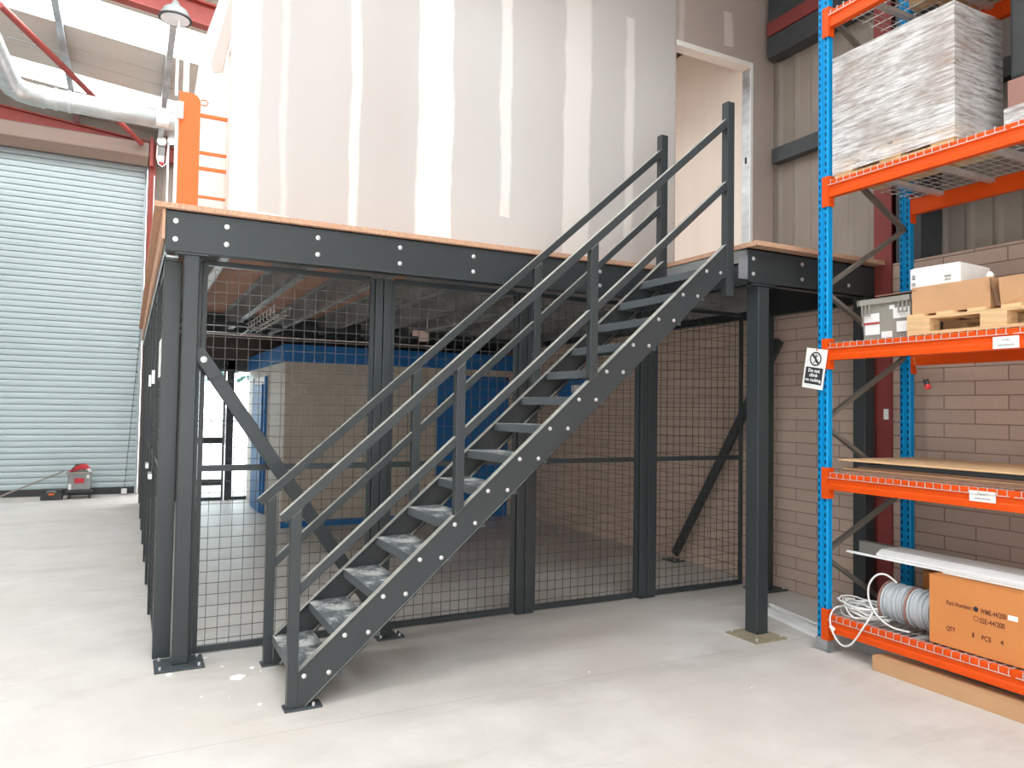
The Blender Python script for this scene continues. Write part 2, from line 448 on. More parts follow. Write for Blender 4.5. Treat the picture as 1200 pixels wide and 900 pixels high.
# lap lines of the liner sheets
for yy in (6.9, 7.35, 4.6, 9.0):
    slab(rf, -7, 5.3, yy, yy+0.012, 0.01, -0.008)
struct(rf.build('ceiling', ROOFP, origin=(0, 0, 0)))
for k, (a, b) in enumerate(SK):
    sk = MB(); slab(sk, -3.9, XS, a, b, 0.03, 0.005)
    struct(sk.build('window_%d' % (k+1), SKYR if b < -1 else SKYL, origin=(0, 0, 0)))
for k, x in enumerate((-6.25, -4.98, -3.72, -2.46, -1.2, 0.06, 1.32, 2.58, 3.84)):
    z = ZR(x)-0.01
    struct(MB().prism([(x-0.03, z), (x+0.03, z), (x+0.03, z-0.02), (x-0.015, z-0.02), (x-0.015, z-0.16), (x+0.05, z-0.16), (x+0.05, z-0.19), (x-0.03, z-0.19)], 'y', -9, 9.6)
           .build('trim_%d' % (10+k), GALV))
for k, yc in enumerate((-6.3, -1.1, 4.12, 9.52)):
    r = MB()
    for (d0, d1, w) in ((0.21, 0.235, 0.13), (0.46, 0.485, 0.13), (0.23, 0.47, 0.02)):
        x0, x1 = -7.0, 5.1
        r.add([(x0,yc-w/2,ZR(x0)-d1),(x1,yc-w/2,ZR(x1)-d1),(x1,yc+w/2,ZR(x1)-d1),(x0,yc+w/2,ZR(x0)-d1),(x0,yc-w/2,ZR(x0)-d0),(x1,yc-w/2,ZR(x1)-d0),(x1,yc+w/2,ZR(x1)-d0),(x0,yc+w/2,ZR(x0)-d0)],
              [(0,3,2,1),(4,5,6,7),(0,1,5,4),(1,2,6,5),(2,3,7,6),(3,0,4,7)])
    t = thing('steel_rafter', (5.1, yc, 5.4), ['red steel roof rafter behind the camera', 'red steel rafter of the racking bay', 'red steel rafter nearest above the hanging lamp, at the top edge', 'red steel rafter above the brown shutter box against the back wall'][k], 'rafter')
    r.build('beam', RED, t)
# steel columns in the right wall
for k, yc in enumerate((-1.07, )):
    t = thing('steel_column', (5.02, yc, 0), 'dark red steel portal column set in the block wall behind the racking', 'column')
    m = MB().box(4.90, 4.915, yc-0.075, yc+0.075, 0, 5.34); m.box(5.17, 5.185, yc-0.075, yc+0.075, 2.72, 5.34); m.box(4.915, 5.17, yc-0.006, yc+0.006, 2.72, 5.34)
    m.build('flange', MAROON, t)
    B(4.92, 5.17, yc-0.30, yc-0.10, 2.725, 5.34).build('recess_shade_block', DARK2, t)  # dark box added to stand in for shade in the column's web recess
    B(4.895, 4.9, yc-0.05, yc-0.01, 1.52, 1.6).build('paper_label', PAPER, t)
t = thing('steel_column', (-0.02, 9.45, 0), 'red steel column at the right side of the roller shutter', 'column')
B(-0.085, 0.02, 9.38, 9.50, 0, 6.1).build('shaft', RED, t)

# interior block building under the mezzanine
yb = 4.875
struct(B(1.49, 4.92, yb, yb+0.12, 0, 2.115).build('wall_inner_front', PAINTB, origin=(0, 0, 0)))
struct(B(1.49, 1.61, yb+0.12, 8.1, 0, 2.115).build('wall_inner_side', PAINTBY, origin=(0, 0, 0)))
struct(B(1.47, 4.92, yb-0.02, 8.1, 2.115, 2.34).build('trim_30', BLUE2, origin=(0, 0, 0)))
struct(B(1.475, 3.6, yb-0.012, yb, 0, 0.085).build('baseboard_front', BLUE2))
dr = thing('blue_door', (4.1, yb, 0), 'flat blue door in the far painted block wall behind the stairs', 'door')
B(3.62, 4.63, yb-0.02, yb+0.03, 0, 1.97).build('door_leaf', BLUE2, dr, 0.004)
MB().box(3.57, 3.62, yb-0.03, yb, 0, 2.02).box(4.63, 4.68, yb-0.03, yb, 0, 2.02).box(3.57, 4.68, yb-0.03, yb, 1.97, 2.02).build('door_frame', BLUE2, dr)
MB().cyl((3.70, yb-0.06, 0.98), (3.70, yb-0.02, 0.98), 0.012).bar((3.70, yb-0.06, 0.98), (3.82, yb-0.06, 0.98), 0.015, 0.018).build('door_handle', GALV, dr)
dr = thing('blue_door', (1.47, 6.75, 0), 'open blue door in the side of the painted block room, near the glazed entrance', 'door')
B(1.43, 1.475, 6.35, 7.25, 0.0, 1.86).build('door_leaf', BLUE2, dr, 0.004)
B(1.46, 1.488, 6.25, 7.35, 1.86, 1.97).build('light_panel', WHITE, dr)
MB().box(1.45, 1.488, 6.22, 6.32, 0, 1.97).box(1.45, 1.488, 7.28, 7.36, 0, 1.97).build('door_frame', BLUE2, dr)
MB().cyl((1.40, 6.45, 0.95), (1.43, 6.45, 0.95), 0.012).build('door_handle', GALV, dr)
# glazed entrance at the far end
yg = 8.1
struct(MB().box(-0.1, 0.62, yg, yg+0.1, 0, 2.7).box(0.62, 4.92, yg, yg+0.1, 2.28, 2.7).build('wall_far', CASE))
ge = thing('glazed_entrance', (1.05, yg, 0), 'dark framed glazed entrance door with bright daylight behind', 'door')
fr = MB()
for (x0, x1) in ((0.62, 0.70), (1.10, 1.13), (1.15, 1.26), (1.50, 1.56)): fr.box(x0, x1, yg-0.02, yg+0.06, 0, 2.28)
fr.box(0.62, 1.56, yg-0.02, yg+0.06, 2.1, 2.28).box(0.70, 1.10, yg-0.02, yg+0.06, 0.0, 0.05)
fr.box(1.26, 1.5, yg-0.02, yg+0.06, 0, 0.05)
fr.build('door_frame', DARK2, ge)
B(0.70, 1.12, yg-0.01, yg+0.05, 0.92, 1.02).build('cross_rail', DARK2, ge); B(0.70, 1.12, yg-0.01, yg+0.05, 0.24, 0.34).build('cross_rail', DARK2, ge); B(0.7, 1.5, yg-0.01, yg+0.04, 1.28, 1.30).build('cross_rail', DARK2, ge)
B(0.70, 1.10, yg+0.015, yg+0.025, 0.05, 2.1).build('glass_pane', GLASS, ge)
B(1.26, 1.50, yg+0.015, yg+0.025, 0.05, 2.1).build('glass_pane', GLASS, ge)
B(1.115, 1.135, yg-0.07, yg-0.05, 0.9, 1.5).build('pull_handle', GALV, ge)
# outside
struct(B(-6, 12, 9.76, 30, -0.12, -0.02).build('ground', GROUND))
tree = thing('tree', (2.6, 15, 0), 'blue-green leafy tree outside the glazed entrance', 'tree')
lm = MB()
for i in range(420):
    a = random.random()*6.28; rr = random.random()**0.5*1.5; z = 3.4 + random.uniform(-1.2, 1.6)
    c = Vector((2.6+rr*math.cos(a), 15+rr*math.sin(a), z)); n = Vector((random.gauss(0,1), random.gauss(0,1), random.gauss(0,1))).normalized()
    u = n.orthogonal().normalized()*0.11; v = n.cross(u)*0.6
    lm.add([c-u, c-v, c+u, c+v], [(0,1,2,3)])
lm.build('foliage', LEAF, tree)
MB().cyl((2.6, 15, 0), (2.6, 15, 3), 0.09, 10, 0.05).build('trunk', CARD3, tree)

# roller shutter
rs = struct(B(-4.5, -0.107, 9.60, 9.61, 0, 5.7).build('door_1', SHUT), 'large pale grey roller shutter door')
sl = MB(); n = 56
for i in range(n):
    z = 0.11 + i*0.1
    pr = [(9.60, z), (9.568, z+0.003), (9.563, z+0.012), (9.558, z+0.05), (9.562, z+0.084), (9.570, z+0.092), (9.580, z+0.094), (9.60, z+0.094)]
    sl.prism(pr, 'x', -4.45, -0.145)
sl.build('shutter_slats', SHUT, rs)
B(-4.45, -0.145, 9.55, 9.60, 0.0, 0.11).build('bottom_rail', BLACK, rs)
MB().box(-0.150, -0.107, 9.50, 9.60, 0, 5.35).build('side_guide', SHUT, rs)
MB().box(-4.5, -4.44, 9.50, 9.60, 0, 5.35).build('side_guide', SHUT, rs)
hb = MB().prism([(9.46, 5.68), (9.36, 5.66), (9.22, 5.80), (9.20, 6.02), (9.26, 6.05), (9.46, 6.05)], 'x', -4.6, -0.10)
tag(hb.build('shutter_box', BROWNM, bevel=0.01), 'long brown metal housing above the roller shutter', 'housing')

# =================================================================== MEZZANINE
ZB0, ZB1, ZD = 2.465, 2.712, 2.748
# deck boards
dk = MB()
dk.prism([(-0.17, -0.02), (3.55, -0.02), (3.55, -1.09), (4.915, -1.09), (4.915, 8.1), (-0.17, 8.1)], 'z', ZB1+0.004, ZD)
dkt = tag(dk.build('deck_board', OSB, origin=(0, 0, ZB1)), 'tan chipboard floor deck of the mezzanine', 'deck')
ud = B(-0.1, 4.9, 0.0, 8.05, ZB1, ZB1+0.004).build('underside', OSBU, dkt)
tag(B(-0.125, -0.109, 0.0, 8.0, 2.53, ZB1-0.001).build('edge_board', OSB), 'brown chipboard edging board along the left side of the mezzanine', 'board')

def chan(mb, x0, x1, yw, dirn, z0=ZB0, z1=ZB1, t=0.008, fl=0.075):
    """channel along x; web at yw, flanges towards dirn"""
    y1 = yw + dirn*fl
    a, b = min(yw, yw+dirn*t), max(yw, yw+dirn*t)
    c, d = min(yw, y1), max(yw, y1)
    mb.box(x0, x1, a, b, z0, z1); mb.box(x0, x1, c, d, z0, z0+0.011); mb.box(x0, x1, c, d, z1-0.011, z1)
def chany(mb, y0, y1, xw, dirn, z0=ZB0, z1=ZB1, t=0.008, fl=0.075):
    x1 = xw + dirn*fl
    mb.box(min(xw, xw+dirn*t), max(xw, xw+dirn*t), y0, y1, z0, z1)
    for zz in (z0, z1-0.011): mb.box(min(xw, x1), max(xw, x1), y0, y1, zz, zz+0.011)
def bolt_mesh(parent, x, y, z, ydir=-1, r=0.0115, name='bolt'):
    p = (x, y, z); q = (x, y+ydir*0.011, z)
    return MB().lathe(p, q, [(0, r*1.35), (0.25, r*1.35), (0.3, r*0.95), (0.8, r*0.85), (1.0, r*0.4)], 10).build(name, BOLT, parent, smooth=True)
def bolt_row(parent, pts, proto=None):
    for p in pts:
        if proto is None: proto = bolt_mesh(parent, *p); base = Vector(p)
        else:
            c = proto.copy(); col.objects.link(c); c.parent = parent; c.location = proto.location + (Vector(p)-base)
    return proto
fb = thing('front_beam', (1.75, 0.03, ZB0), 'long dark grey channel beam along the front edge of the mezzanine', 'beam')
m = MB(); chan(m, -0.106, 3.64, 0.0, 1); m.box(-0.108, 3.64, -0.006, 0.0, ZB0, ZB0+0.009)
m.build('channel', DARK, fb, 0.0015)
pts = []
for x in (-0.053, 0.234, 0.79, 1.347, 1.898, 2.45, 2.99, 3.45): pts += [(x, 0.0, 2.645), (x, 0.0, 2.536)]
bolt_row(fb, pts)
B(-0.05, 0.13, -0.004, 0.10, 2.4505, ZB0-0.002).build('top_plate', DARK, fb)
rb = thing('front_beam', (4.27, -0.97, ZB0), 'short dark grey channel beam on the projecting landing beside the racking', 'beam')
m = MB(); chan(m, 3.56, 4.9, -1.0, 1); m.build('channel', DARK, rb, 0.0015)
bolt_row(rb, [(3.61, -1.0, 2.641), (3.61, -1.0, 2.532), (4.096, -1.0, 2.65), (4.096, -1.0, 2.539), (4.6, -1.0, 2.65), (4.6, -1.0, 2.539)])
B(3.478, 3.556, -1.0, -0.99, 2.49, 2.66).build('end_cleat', GALV, rb)
B(3.60, 3.80, -1.02, -0.88, 2.451, ZB0-0.001).build('top_plate', DARK, rb)
lb = thing('landing_beam', (3.6, -0.5, ZB0), 'dark beam with galvanised top edge under the landing at the stair head', 'beam')
m = MB(); chany(m, -0.98, -0.01, 3.565, 1, ZB0-0.02, 2.62); m.build('channel', DARK, lb, 0.0015)
B(3.56, 3.62, -0.98, -0.03, 2.62, ZB1).build('galvanised_edge', GALVJ, lb)
sb = thing('side_beam', (-0.07, 4, 2.42), 'galvanised beam along the left side of the mezzanine', 'beam')
m = MB(); chany(m, 0.09, 8.0, -0.104, 1, 2.44, 2.71); m.build('channel', GALV, sb)
wb = thing('wall_side_beam', (4.85, 2, ZB0), 'dark beam under the deck beside the block wall', 'beam')
m = MB(); chany(m, -0.92, 8.0, 4.915, -1, 2.43, 2.70); m.build('channel', DARK, wb)
mbm = thing('cross_beam', (2.4, 5.1, ZB0), 'dark steel cross beam under the deck in front of the painted block room', 'beam')
m = MB(); m.box(0.0, 4.8, 5.09, 5.10, ZB0, 2.70).box(0.0, 4.8, 5.05, 5.14, ZB0, ZB0+0.012).box(0.0, 4.8, 5.05, 5.14, 2.688, 2.70); m.build('section', DARK, mbm)
mbm = thing('cross_beam', (2.4, 2.6, 2.43), 'dark thin cross beam under the deck nearer the mesh front', 'beam')
# (kept shallow: a flat bracing rail)
MB().box(-0.02, 4.8, 3.98, 4.03, 2.44, 2.49).build('rail', DARK, mbm)
# joists
def joist(x):
    m = MB(); m.box(x, x+0.003, 0.09, 5.04, 2.50, 2.70); m.box(x, x+0.065, 0.09, 5.04, 2.50, 2.503); m.box(x-0.05, x, 0.09, 5.04, 2.70, 2.703); m.box(x+0.062, x+0.065, 0.09, 5.04, 2.503, 2.52)
    return m
j0 = joist(0.22).build('floor_joist', GALVJ)
JL = ['galvanised joist under the deck nearest the left column', 'second galvanised joist under the deck, bright lower flange above the left mesh panel',
      'third galvanised joist under the deck, ending at the double fence post', 'fourth galvanised joist under the deck, just right of the double fence post', 'fifth galvanised joist under the deck, with the bracket hanging below it']
for i in range(9):
    o = j0 if i == 0 else dup(j0, None, (0.57*i, 0, 0))
    if i < 5: tag(o, JL[i], 'joist', 'galvanised joists under the deck')
    else: tag(o, ['shaded joist above the middle of the stairs', 'shaded joist above the upper stairs', 'shaded joist behind the landing', 'joist nearest the block wall under the deck'][i-5], 'joist', 'galvanised joists under the deck')
B(0.215, 0.262, 0.1, 3.5, 2.475, 2.499).build('strip_light', WHITE)
tag(bpy.data.objects['strip_light'], 'white strip under the deck beside the left column', 'strip light')
tag(B(1.28, 1.31, 0.3, 5.0, 2.45, 2.48).build('conduit_pipe', GALV), 'thin bright conduit running below the third joist', 'conduit')

# columns
def basep(parent, x0, x1, y0, y1, mt=DARK2):
    B(x0, x1, y0, y1, 0, 0.012).build('base_plate', mt, parent, 0.001)
    for (x, y) in ((x0+0.03, y0+0.03), (x1-0.03, y0+0.03), (x0+0.03, y1-0.03), (x1-0.03, y1-0.03)):
        MB().cyl((x, y, 0.012), (x, y, 0.028), 0.009, 6).build('anchor_bolt', BOLT, parent)
c1 = thing('mezzanine_column', (0.043, 0.045, 0), 'dark grey square steel column at the left front corner of the mezzanine', 'column')
B(0, 0.087, 0, 0.087, 0.012, 2.45).build('shaft', DARK, c1, 0.006)
basep(c1, -0.095, 0.175, -0.085, 0.15)
c2 = thing('mezzanine_column', (3.70, -0.95, 0), 'dark grey steel column on a tan base plate in front of the racking', 'column')
B(3.650, 3.755, -1.01, -0.895, 0.012, 2.45).build('shaft', DARK, c2, 0.006)
BP = mat('tan_base_plate', srgb(150, 140, 118), 0.6, 0, 0.2, 12)
basep(c2, 3.514, 3.80, -1.14, -0.85, BP)
c3 = thing('mezzanine_column', (4.75, -0.03, 0), 'dark grey steel column half hidden behind the tan-plated column', 'column')
B(4.70, 4.80, -0.08, 0.02, 0.012, 2.43).build('shaft', DARK, c3, 0.006)
basep(c3, 4.62, 4.91, -0.15, 0.10)
c4 = thing('mezzanine_column', (4.80, -0.97, 0), 'dark column against the block wall seen through the racking frame', 'column')
B(4.75, 4.86, -1.03, -0.92, 0.012, 2.465).build('shaft', DARK, c4, 0.006)
basep(c4, 4.70, 4.90, -1.08, -0.86)
# diagonal braces
d1 = thing('diagonal_brace', (1.33, 0.05, 0), 'dark diagonal brace from the left corner column down behind the stairs', 'brace')
MB().bar((0.155, 0.075, 1.79), (1.31, 0.075, 0.09), 0.04, 0.085, (0, 0, 1)).build('tube', DARK, d1, 0.003)
MB().bar((0.09, 0.045, 1.885), (0.20, 0.045, 1.723), 0.008, 0.075).build('end_plate', DARK, d1)
bolt_mesh(d1, 0.128, 0.04, 1.825, -1, 0.014)
MB().prism([(1.27, 0.012), (1.37, 0.012), (1.33, 0.13), (1.26, 0.13)], 'y', 0.03, 0.04).build('foot_cleat', DARK, d1)
basep(d1, 1.24, 1.43, -0.03, 0.11)
d2 = thing('diagonal_brace', (4.82, 1.3, 0), 'dark diagonal brace leaning against the block wall behind the right mesh panel', 'brace')
MB().bar((4.82, -0.12, 2.2), (4.82, 1.26, 0.08), 0.04, 0.085).build('tube', DARK, d2, 0.003)
basep(d2, 4.76, 4.90, 1.20, 1.40)

# fence posts and mesh panels
YF = 0.19
def post(x0, x1, label):
    t = thing('fence_post', ((x0+x1)/2, YF+0.03, 0), label, 'post', 'posts of the mesh fence')
    xm = (x0+x1)/2
    B(x0, xm-0.003, YF-0.02, YF+0.05, 0, 2.45).build('post_half', DARK, t, 0.004)
    B(xm+0.003, x1, YF-0.02, YF+0.05, 0, 2.45).build('post_half', DARK, t, 0.004)
    B(x0-0.005, x1+0.005, YF-0.035, YF+0.065, 0, 0.006).build('foot_plate', DARK2, t)
post(1.236, 1.350, 'dark double fence post under the front beam behind the lower stairs')
post(2.376, 2.520, 'dark double fence post under the middle of the stairs')
post(3.532, 3.688, 'dark double fence post just left of the tan-plated column')
def panel(x0, x1, label):
    t = thing('mesh_panel', ((x0+x1)/2, YF, 0), label, 'mesh panel', 'black wire mesh panels of the cage')
    f = MB()
    f.box(x0, x0+0.028, YF, YF+0.028, 0.008, 2.45).box(x1-0.028, x1, YF, YF+0.028, 0.008, 2.45)
    f.build('stile', DARK, t)
    B(x0+0.028, x1-0.028, YF, YF+0.028, 0.008, 0.048).build('bottom_rail', DARK, t)
    B(x0+0.028, x1-0.028, YF, YF+0.028, 2.430, 2.462).build('top_rail', DARK, t)
    B(x0+0.028, x1-0.028, YF+0.004, YF+0.030, 1.131, 1.169).build('middle_rail', DARK, t)
    wv = MB(); x = x0+0.028+0.045
    while x < x1-0.03: wv.box(x-0.0018, x+0.0018, YF+0.010, YF+0.0136, 0.048, 2.41); x += 0.0705
    z = 0.08
    while z < 2.41: wv.box(x0+0.02, x1-0.02, YF+0.0065, YF+0.010, z-0.0018, z+0.0018); z += 0.0705
    wv.build('wire_mesh', WIRE, t); return t
panel(0.122, 1.232, 'wire mesh panel between the left corner column and the first double post')
panel(1.354, 2.372, 'wire mesh panel behind the lower stairs')
panel(2.524, 3.528, 'wire mesh panel behind the upper stairs')
panel(3.692, 4.70, 'right end wire mesh panel with the diagonal brace behind it')
# side fence along the left edge (seen edge-on)
XF = -0.075
cp = thing('fence_post', (-0.05, 0.22, 0), 'dark corner fence post just behind the left corner column', 'post', 'posts of the mesh fence')
B(-0.10, 0.0, 0.20, 0.26, 0, 2.44).build('post_shaft', DARK, cp, 0.004)
B(0.055, 0.118, 0.17, 0.22, 0, 2.44).build('post_shaft', DARK, cp, 0.003)
ys = [0.27, 1.28, 2.30, 3.32, 4.34, 5.36, 6.38, 7.4]
SL = ['nearest the corner post', 'second from the corner post', 'third from the corner post', 'fourth from the corner post', 'fifth from the corner post', 'sixth from the corner post', 'furthest from the corner post']
for k in range(7):
    y0, y1 = ys[k]+0.05, ys[k+1]-0.02
    t = thing('mesh_panel', (XF, (y0+y1)/2, 0), 'wire mesh panel in the left side of the cage, '+SL[k], 'mesh panel', 'side mesh panels of the cage')
    MB().box(XF-0.014, XF+0.014, y0, y0+0.03, 0.03, 2.43).box(XF-0.014, XF+0.014, y1-0.03, y1, 0.03, 2.43).build('stile', DARK, t)
    MB().box(XF-0.014, XF+0.014, y0+0.03, y1-0.03, 0.03, 0.06).build('bottom_rail', DARK, t)
    MB().box(XF-0.014, XF+0.014, y0+0.03, y1-0.03, 2.40, 2.43).build('top_rail', DARK, t)
    MB().box(XF-0.014, XF+0.014, y0+0.03, y1-0.03, 1.13, 1.17).build('middle_rail', DARK, t)
    wv = MB(); yy = y0+0.07
    while yy < y1-0.03: wv.box(XF-0.006, XF-0.0025, yy-0.0018, yy+0.0018, 0.05, 2.41); yy += 0.0705
    z = 0.1
    while z < 2.4: wv.box(XF-0.0095, XF-0.006, y0+0.02, y1-0.02, z-0.0018, z+0.0018); z += 0.0705
    wv.build('wire_mesh', WIRE, t)
    if k < 6:
        p = thing('fence_post', (XF, ys[k+1]+0.015, 0), 'dark post in the left side fence, beyond the panel '+SL[k], 'post', 'side posts of the cage')
        B(XF-0.03, XF+0.03, ys[k+1]-0.015, ys[k+1]+0.045, 0, 2.43).build('post_shaft', DARK, p, 0.003)
        if k in (0, 1):
            B(XF-0.055, XF-0.03, ys[k+1]-0.08, ys[k+1]+0.1, 1.0, 1.04).build('latch', BOLT, p)
            B(XF-0.05, XF-0.03, ys[k+1]-0.01, ys[k+1]+0.03, 1.70, 1.80).build('hinge', BOLT, p)
sg = B(XF-0.02, XF-0.016, 0.52, 0.88, 1.73, 1.98).build('notice_board', PAPER)
tag(sg, 'white paper notice fixed to the side mesh beside the corner post', 'notice')

# =================================================================== STAIRCASE
S = 0.882
st = thing('staircase', (1.95, -0.54, 0), 'dark grey steel staircase with open risers and double handrails', 'staircase')
zt = lambda x: 0.627 + S*(x-1.035)
zbm = lambda x: 0.418 + S*(x-1.037)
def stringer(yw, dirn):
    web = [(0.541, 0.012), (0.575, 0.012), (3.425, zbm(3.425)), (3.425, zt(3.425)), (0.541, zt(0.541))]
    y_in = yw + dirn*0.006
    m = MB().prism(web, 'y', min(yw+dirn*0.004, yw+dirn*0.010), max(yw+dirn*0.004, yw+dirn*0.010))
    ya, yb_ = min(yw, yw+dirn*0.05), max(yw, yw+dirn*0.05)
    th = 0.011
    m.prism([(0.541, zt(0.541)-th), (3.425, zt(3.425)-th), (3.425, zt(3.425)), (0.541, zt(0.541))], 'y', ya, yb_)
    m.prism([(0.575, 0.012), (0.588, 0.012), (3.425, zbm(3.425)+th), (3.425, zbm(3.425)), ], 'y', ya, yb_)
    return m.build('stringer', DUST_HIGHLIGHT, st, 0.0015)
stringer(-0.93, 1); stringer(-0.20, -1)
# treads
pr = [(0.0, 0.0), (0.0, -0.052), (0.005, -0.052), (0.005, -0.005), (0.230, -0.005), (0.230, -0.045), (0.235, -0.045), (0.235, 0.0)]
X0, Z0 = 0.532, 0.184
tr = MB().prism([(X0+a, Z0+b) for a, b in pr], 'y', -0.915, -0.215)
tr.prism([(X0+0.01, Z0-0.005), (X0+0.225, Z0-0.005), (X0+0.225, Z0-0.045), (X0+0.01, Z0-0.045)], 'y', -0.918, -0.912)
tr.prism([(X0+0.01, Z0-0.005), (X0+0.225, Z0-0.005), (X0+0.225, Z0-0.045), (X0+0.01, Z0-0.045)], 'y', -0.218, -0.212)
t0 = tr.build('tread', TREAD, st)
random.seed(3)
me_alt = []
for i in range(1, 14):
    c = t0.copy(); col.objects.link(c); c.parent = st; c.location = t0.location + Vector((0.2058*i, 0, 0.1816*i))
pts = []
for i in range(14):
    pts += [(X0+0.039+0.2058*i, -0.927, Z0-0.018+0.1816*i), (X0+0.166+0.2058*i, -0.927, Z0-0.017+0.1816*i)]
bp = bolt_mesh(st, *pts[0], -1, 0.0095)
for p in pts[1:]:
    c = bp.copy(); col.objects.link(c); c.parent = st; c.location = bp.location + (Vector(p)-Vector(pts[0]))
# posts and rails both sides
zr = lambda x: 0.99 + S*(x-0.429)
zm = lambda x: 0.64 + S*(x-0.54)
for (ya, yb_, side) in ((-0.93, -0.88, 0), (-0.20, -0.15, 1)):
    for k, (x0, x1) in enumerate(((0.487, 0.541), (1.393, 1.447), (2.295, 2.352))):
        zlo = 0.012 if k == 0 else zt(x0)
        MB().prism([(x0, zlo), (x1, zlo if k == 0 else zt(x1)), (x1, zr(x1)-0.066), (x0, zr(x0)-0.066)], 'y', ya, yb_).build('post', DUST_HIGHLIGHT, st, 0.003)
    B(3.425, 3.490, ya-0.005, yb_+0.005, 2.37, 3.755).build('newel_post', DUST_HIGHLIGHT, st, 0.003)
    MB().prism([(0.429, zr(0.429)), (0.460, zr(0.46)-0.066), (3.44, zr(3.44)-0.066), (3.44, zr(3.44))], 'y', ya+0.002, yb_-0.002).build('handrail', DUST_HIGHLIGHT, st, 0.003)
    for (xa, xb) in ((0.541, 1.393), (1.447, 2.295), (2.352, 3.425)):
        MB().prism([(xa, zm(xa)-0.062), (xb, zm(xb)-0.062), (xb, zm(xb)), (xa, zm(xa))], 'y', ya+0.005, yb_-0.005).build('middle_rail', DUST_HIGHLIGHT, st, 0.003)
    B(0.475, 0.665, ya-0.02, yb_+0.02, 0, 0.012).build('base_plate', DARK2, st, 0.001)
    MB().cyl((0.62, (ya+yb_)/2-0.03, 0.012), (0.62, (ya+yb_)/2-0.03, 0.03), 0.009, 6).build('anchor_bolt', BOLT, st)

# =================================================================== UPSTAIRS PARTITION
yp = 0.30
pm = MB()
DX0, DX1, DZ = 3.985, 4.90, 4.84
pm.prism([(0.27, ZD+0.001), (DX0, ZD+0.001), (DX0, DZ+0.045), (DX1, DZ+0.045), (DX1, ZD+0.001), (5.19, ZD+0.001), (5.19, 5.80), (0.27, 6.28)], 'y', yp, yp+0.11)
pw = struct(pm.build('wall_partition', PART, origin=(0, 0, 0)), 'taped and filled plasterboard wall standing on the mezzanine')
jm = MB().box(DX0, DX1, yp-0.004, yp+0.112, DZ, DZ+0.045)
jm.build('door_head', BOARD, pw)
B(DX1-0.02, DX1+0.012, yp-0.006, yp+0.004, ZD+0.001, DZ+0.045).build('door_lining_edge', WHITE, pw)
B(DX1-0.012, DX1, yp+0.004, yp+0.11, ZD+0.001, DZ).build('metal_stud', GALV, pw)
B(DX1-0.016, DX1-0.012, yp+0.05, yp+0.07, 3.93, 3.99).build('stud_slot', INK, pw)
sc_ = MB()
for i in range(9):
    z = 2.95 + i*0.27
    sc_.cyl((3.965, yp-0.0015, z), (3.965, yp+0.001, z), 0.004, 8)
sc_.build('screw_head', INKB, pw)
# left return wall with narrow opening, and pink board patch
rw = MB().prism([(0.41, 3.96), (0.60, 3.98), (0.60, ZD+0.001), (4.0, ZD+0.001), (4.0, 4.99), (3.45, 5.08), (2.47, 5.0), (1.3, 4.75), (0.41, 4.75)], 'x', 0.27, 0.37)
rwo = struct(rw.build('wall_partition_return', BOARD, origin=(0, 0, 0)))
MB().prism([(0.42, 4.05), (0.935, 4.0), (1.71, 4.31), (1.9, 4.46), (0.62, 4.36), (0.42, 4.3)], 'x', 0.266, 0.27).build('pink_board', PINK, rwo)
struct(B(4.90, 4.98, 0.42, 6.0, ZD+0.001, 5.39).build('wall_corridor', CREAM, origin=(0, 0, 0)))
struct(B(3.2, 4.89, 0.42, 3.95, 5.41, 5.45).build('ceiling_corridor', CASE, origin=(0, 0, 0)))
# debris on the deck edge
tag(MB().prism([(0.36, ZD), (0.62, ZD), (0.60, ZD+0.008), (0.45, ZD+0.018), (0.38, ZD+0.01)], 'y', 0.0, 0.12).build('plasterboard_offcut', BOARD), 'small white plaster scraps lying on the deck edge', 'offcut')

# orange gate
gt = thing('pallet_gate', (0.1, 0.45, ZD), 'orange mezzanine edge gate with a round-shouldered upright and thin bars', 'gate')
gx0, gx1, gz = -0.035, 0.095, 3.60
m = MB().prism([(gx0, ZD), (gx1, ZD), (gx1, gz-0.03)] + [(gx1-0.06+0.06*math.cos(a), gz-0.05+0.06*math.sin(a)) for a in [0.3, 0.6, 0.9, 1.2, 1.57]] + [(gx0, gz+0.01)], 'y', 0.45, 0.50)
m.build('upright', GATE, gt, 0.004)
for (z, r) in ((3.475, 0.012), (3.225, 0.010), (3.12, 0.011), (2.93, 0.008)):
    MB().bar((gx1, 0.46, z), (0.265, 0.46, z), 0.02, r*1.8).build('bar', GATE, gt)
m = MB().box(gx0-0.02, gx0, 0.46, 0.49, ZD, gz-0.12)
m.build('edge_strip', WHITE, gt)
MB().tube([(gx1, 0.44, 3.57), (gx1+0.03, 0.44, 3.575), (gx1+0.045, 0.44, 3.555), (gx1+0.03, 0.44, 3.535), (gx1, 0.44, 3.54)], 0.004).build('hook', GATE, gt)
B(gx0-0.015, gx0+0.025, 0.42, 0.45, 3.42, 3.53).build('bracket', BOLT, gt)
B(-0.012, 0.022, 0.50, 0.53, 3.5, 3.96).build('guide_post', WHITE, gt)

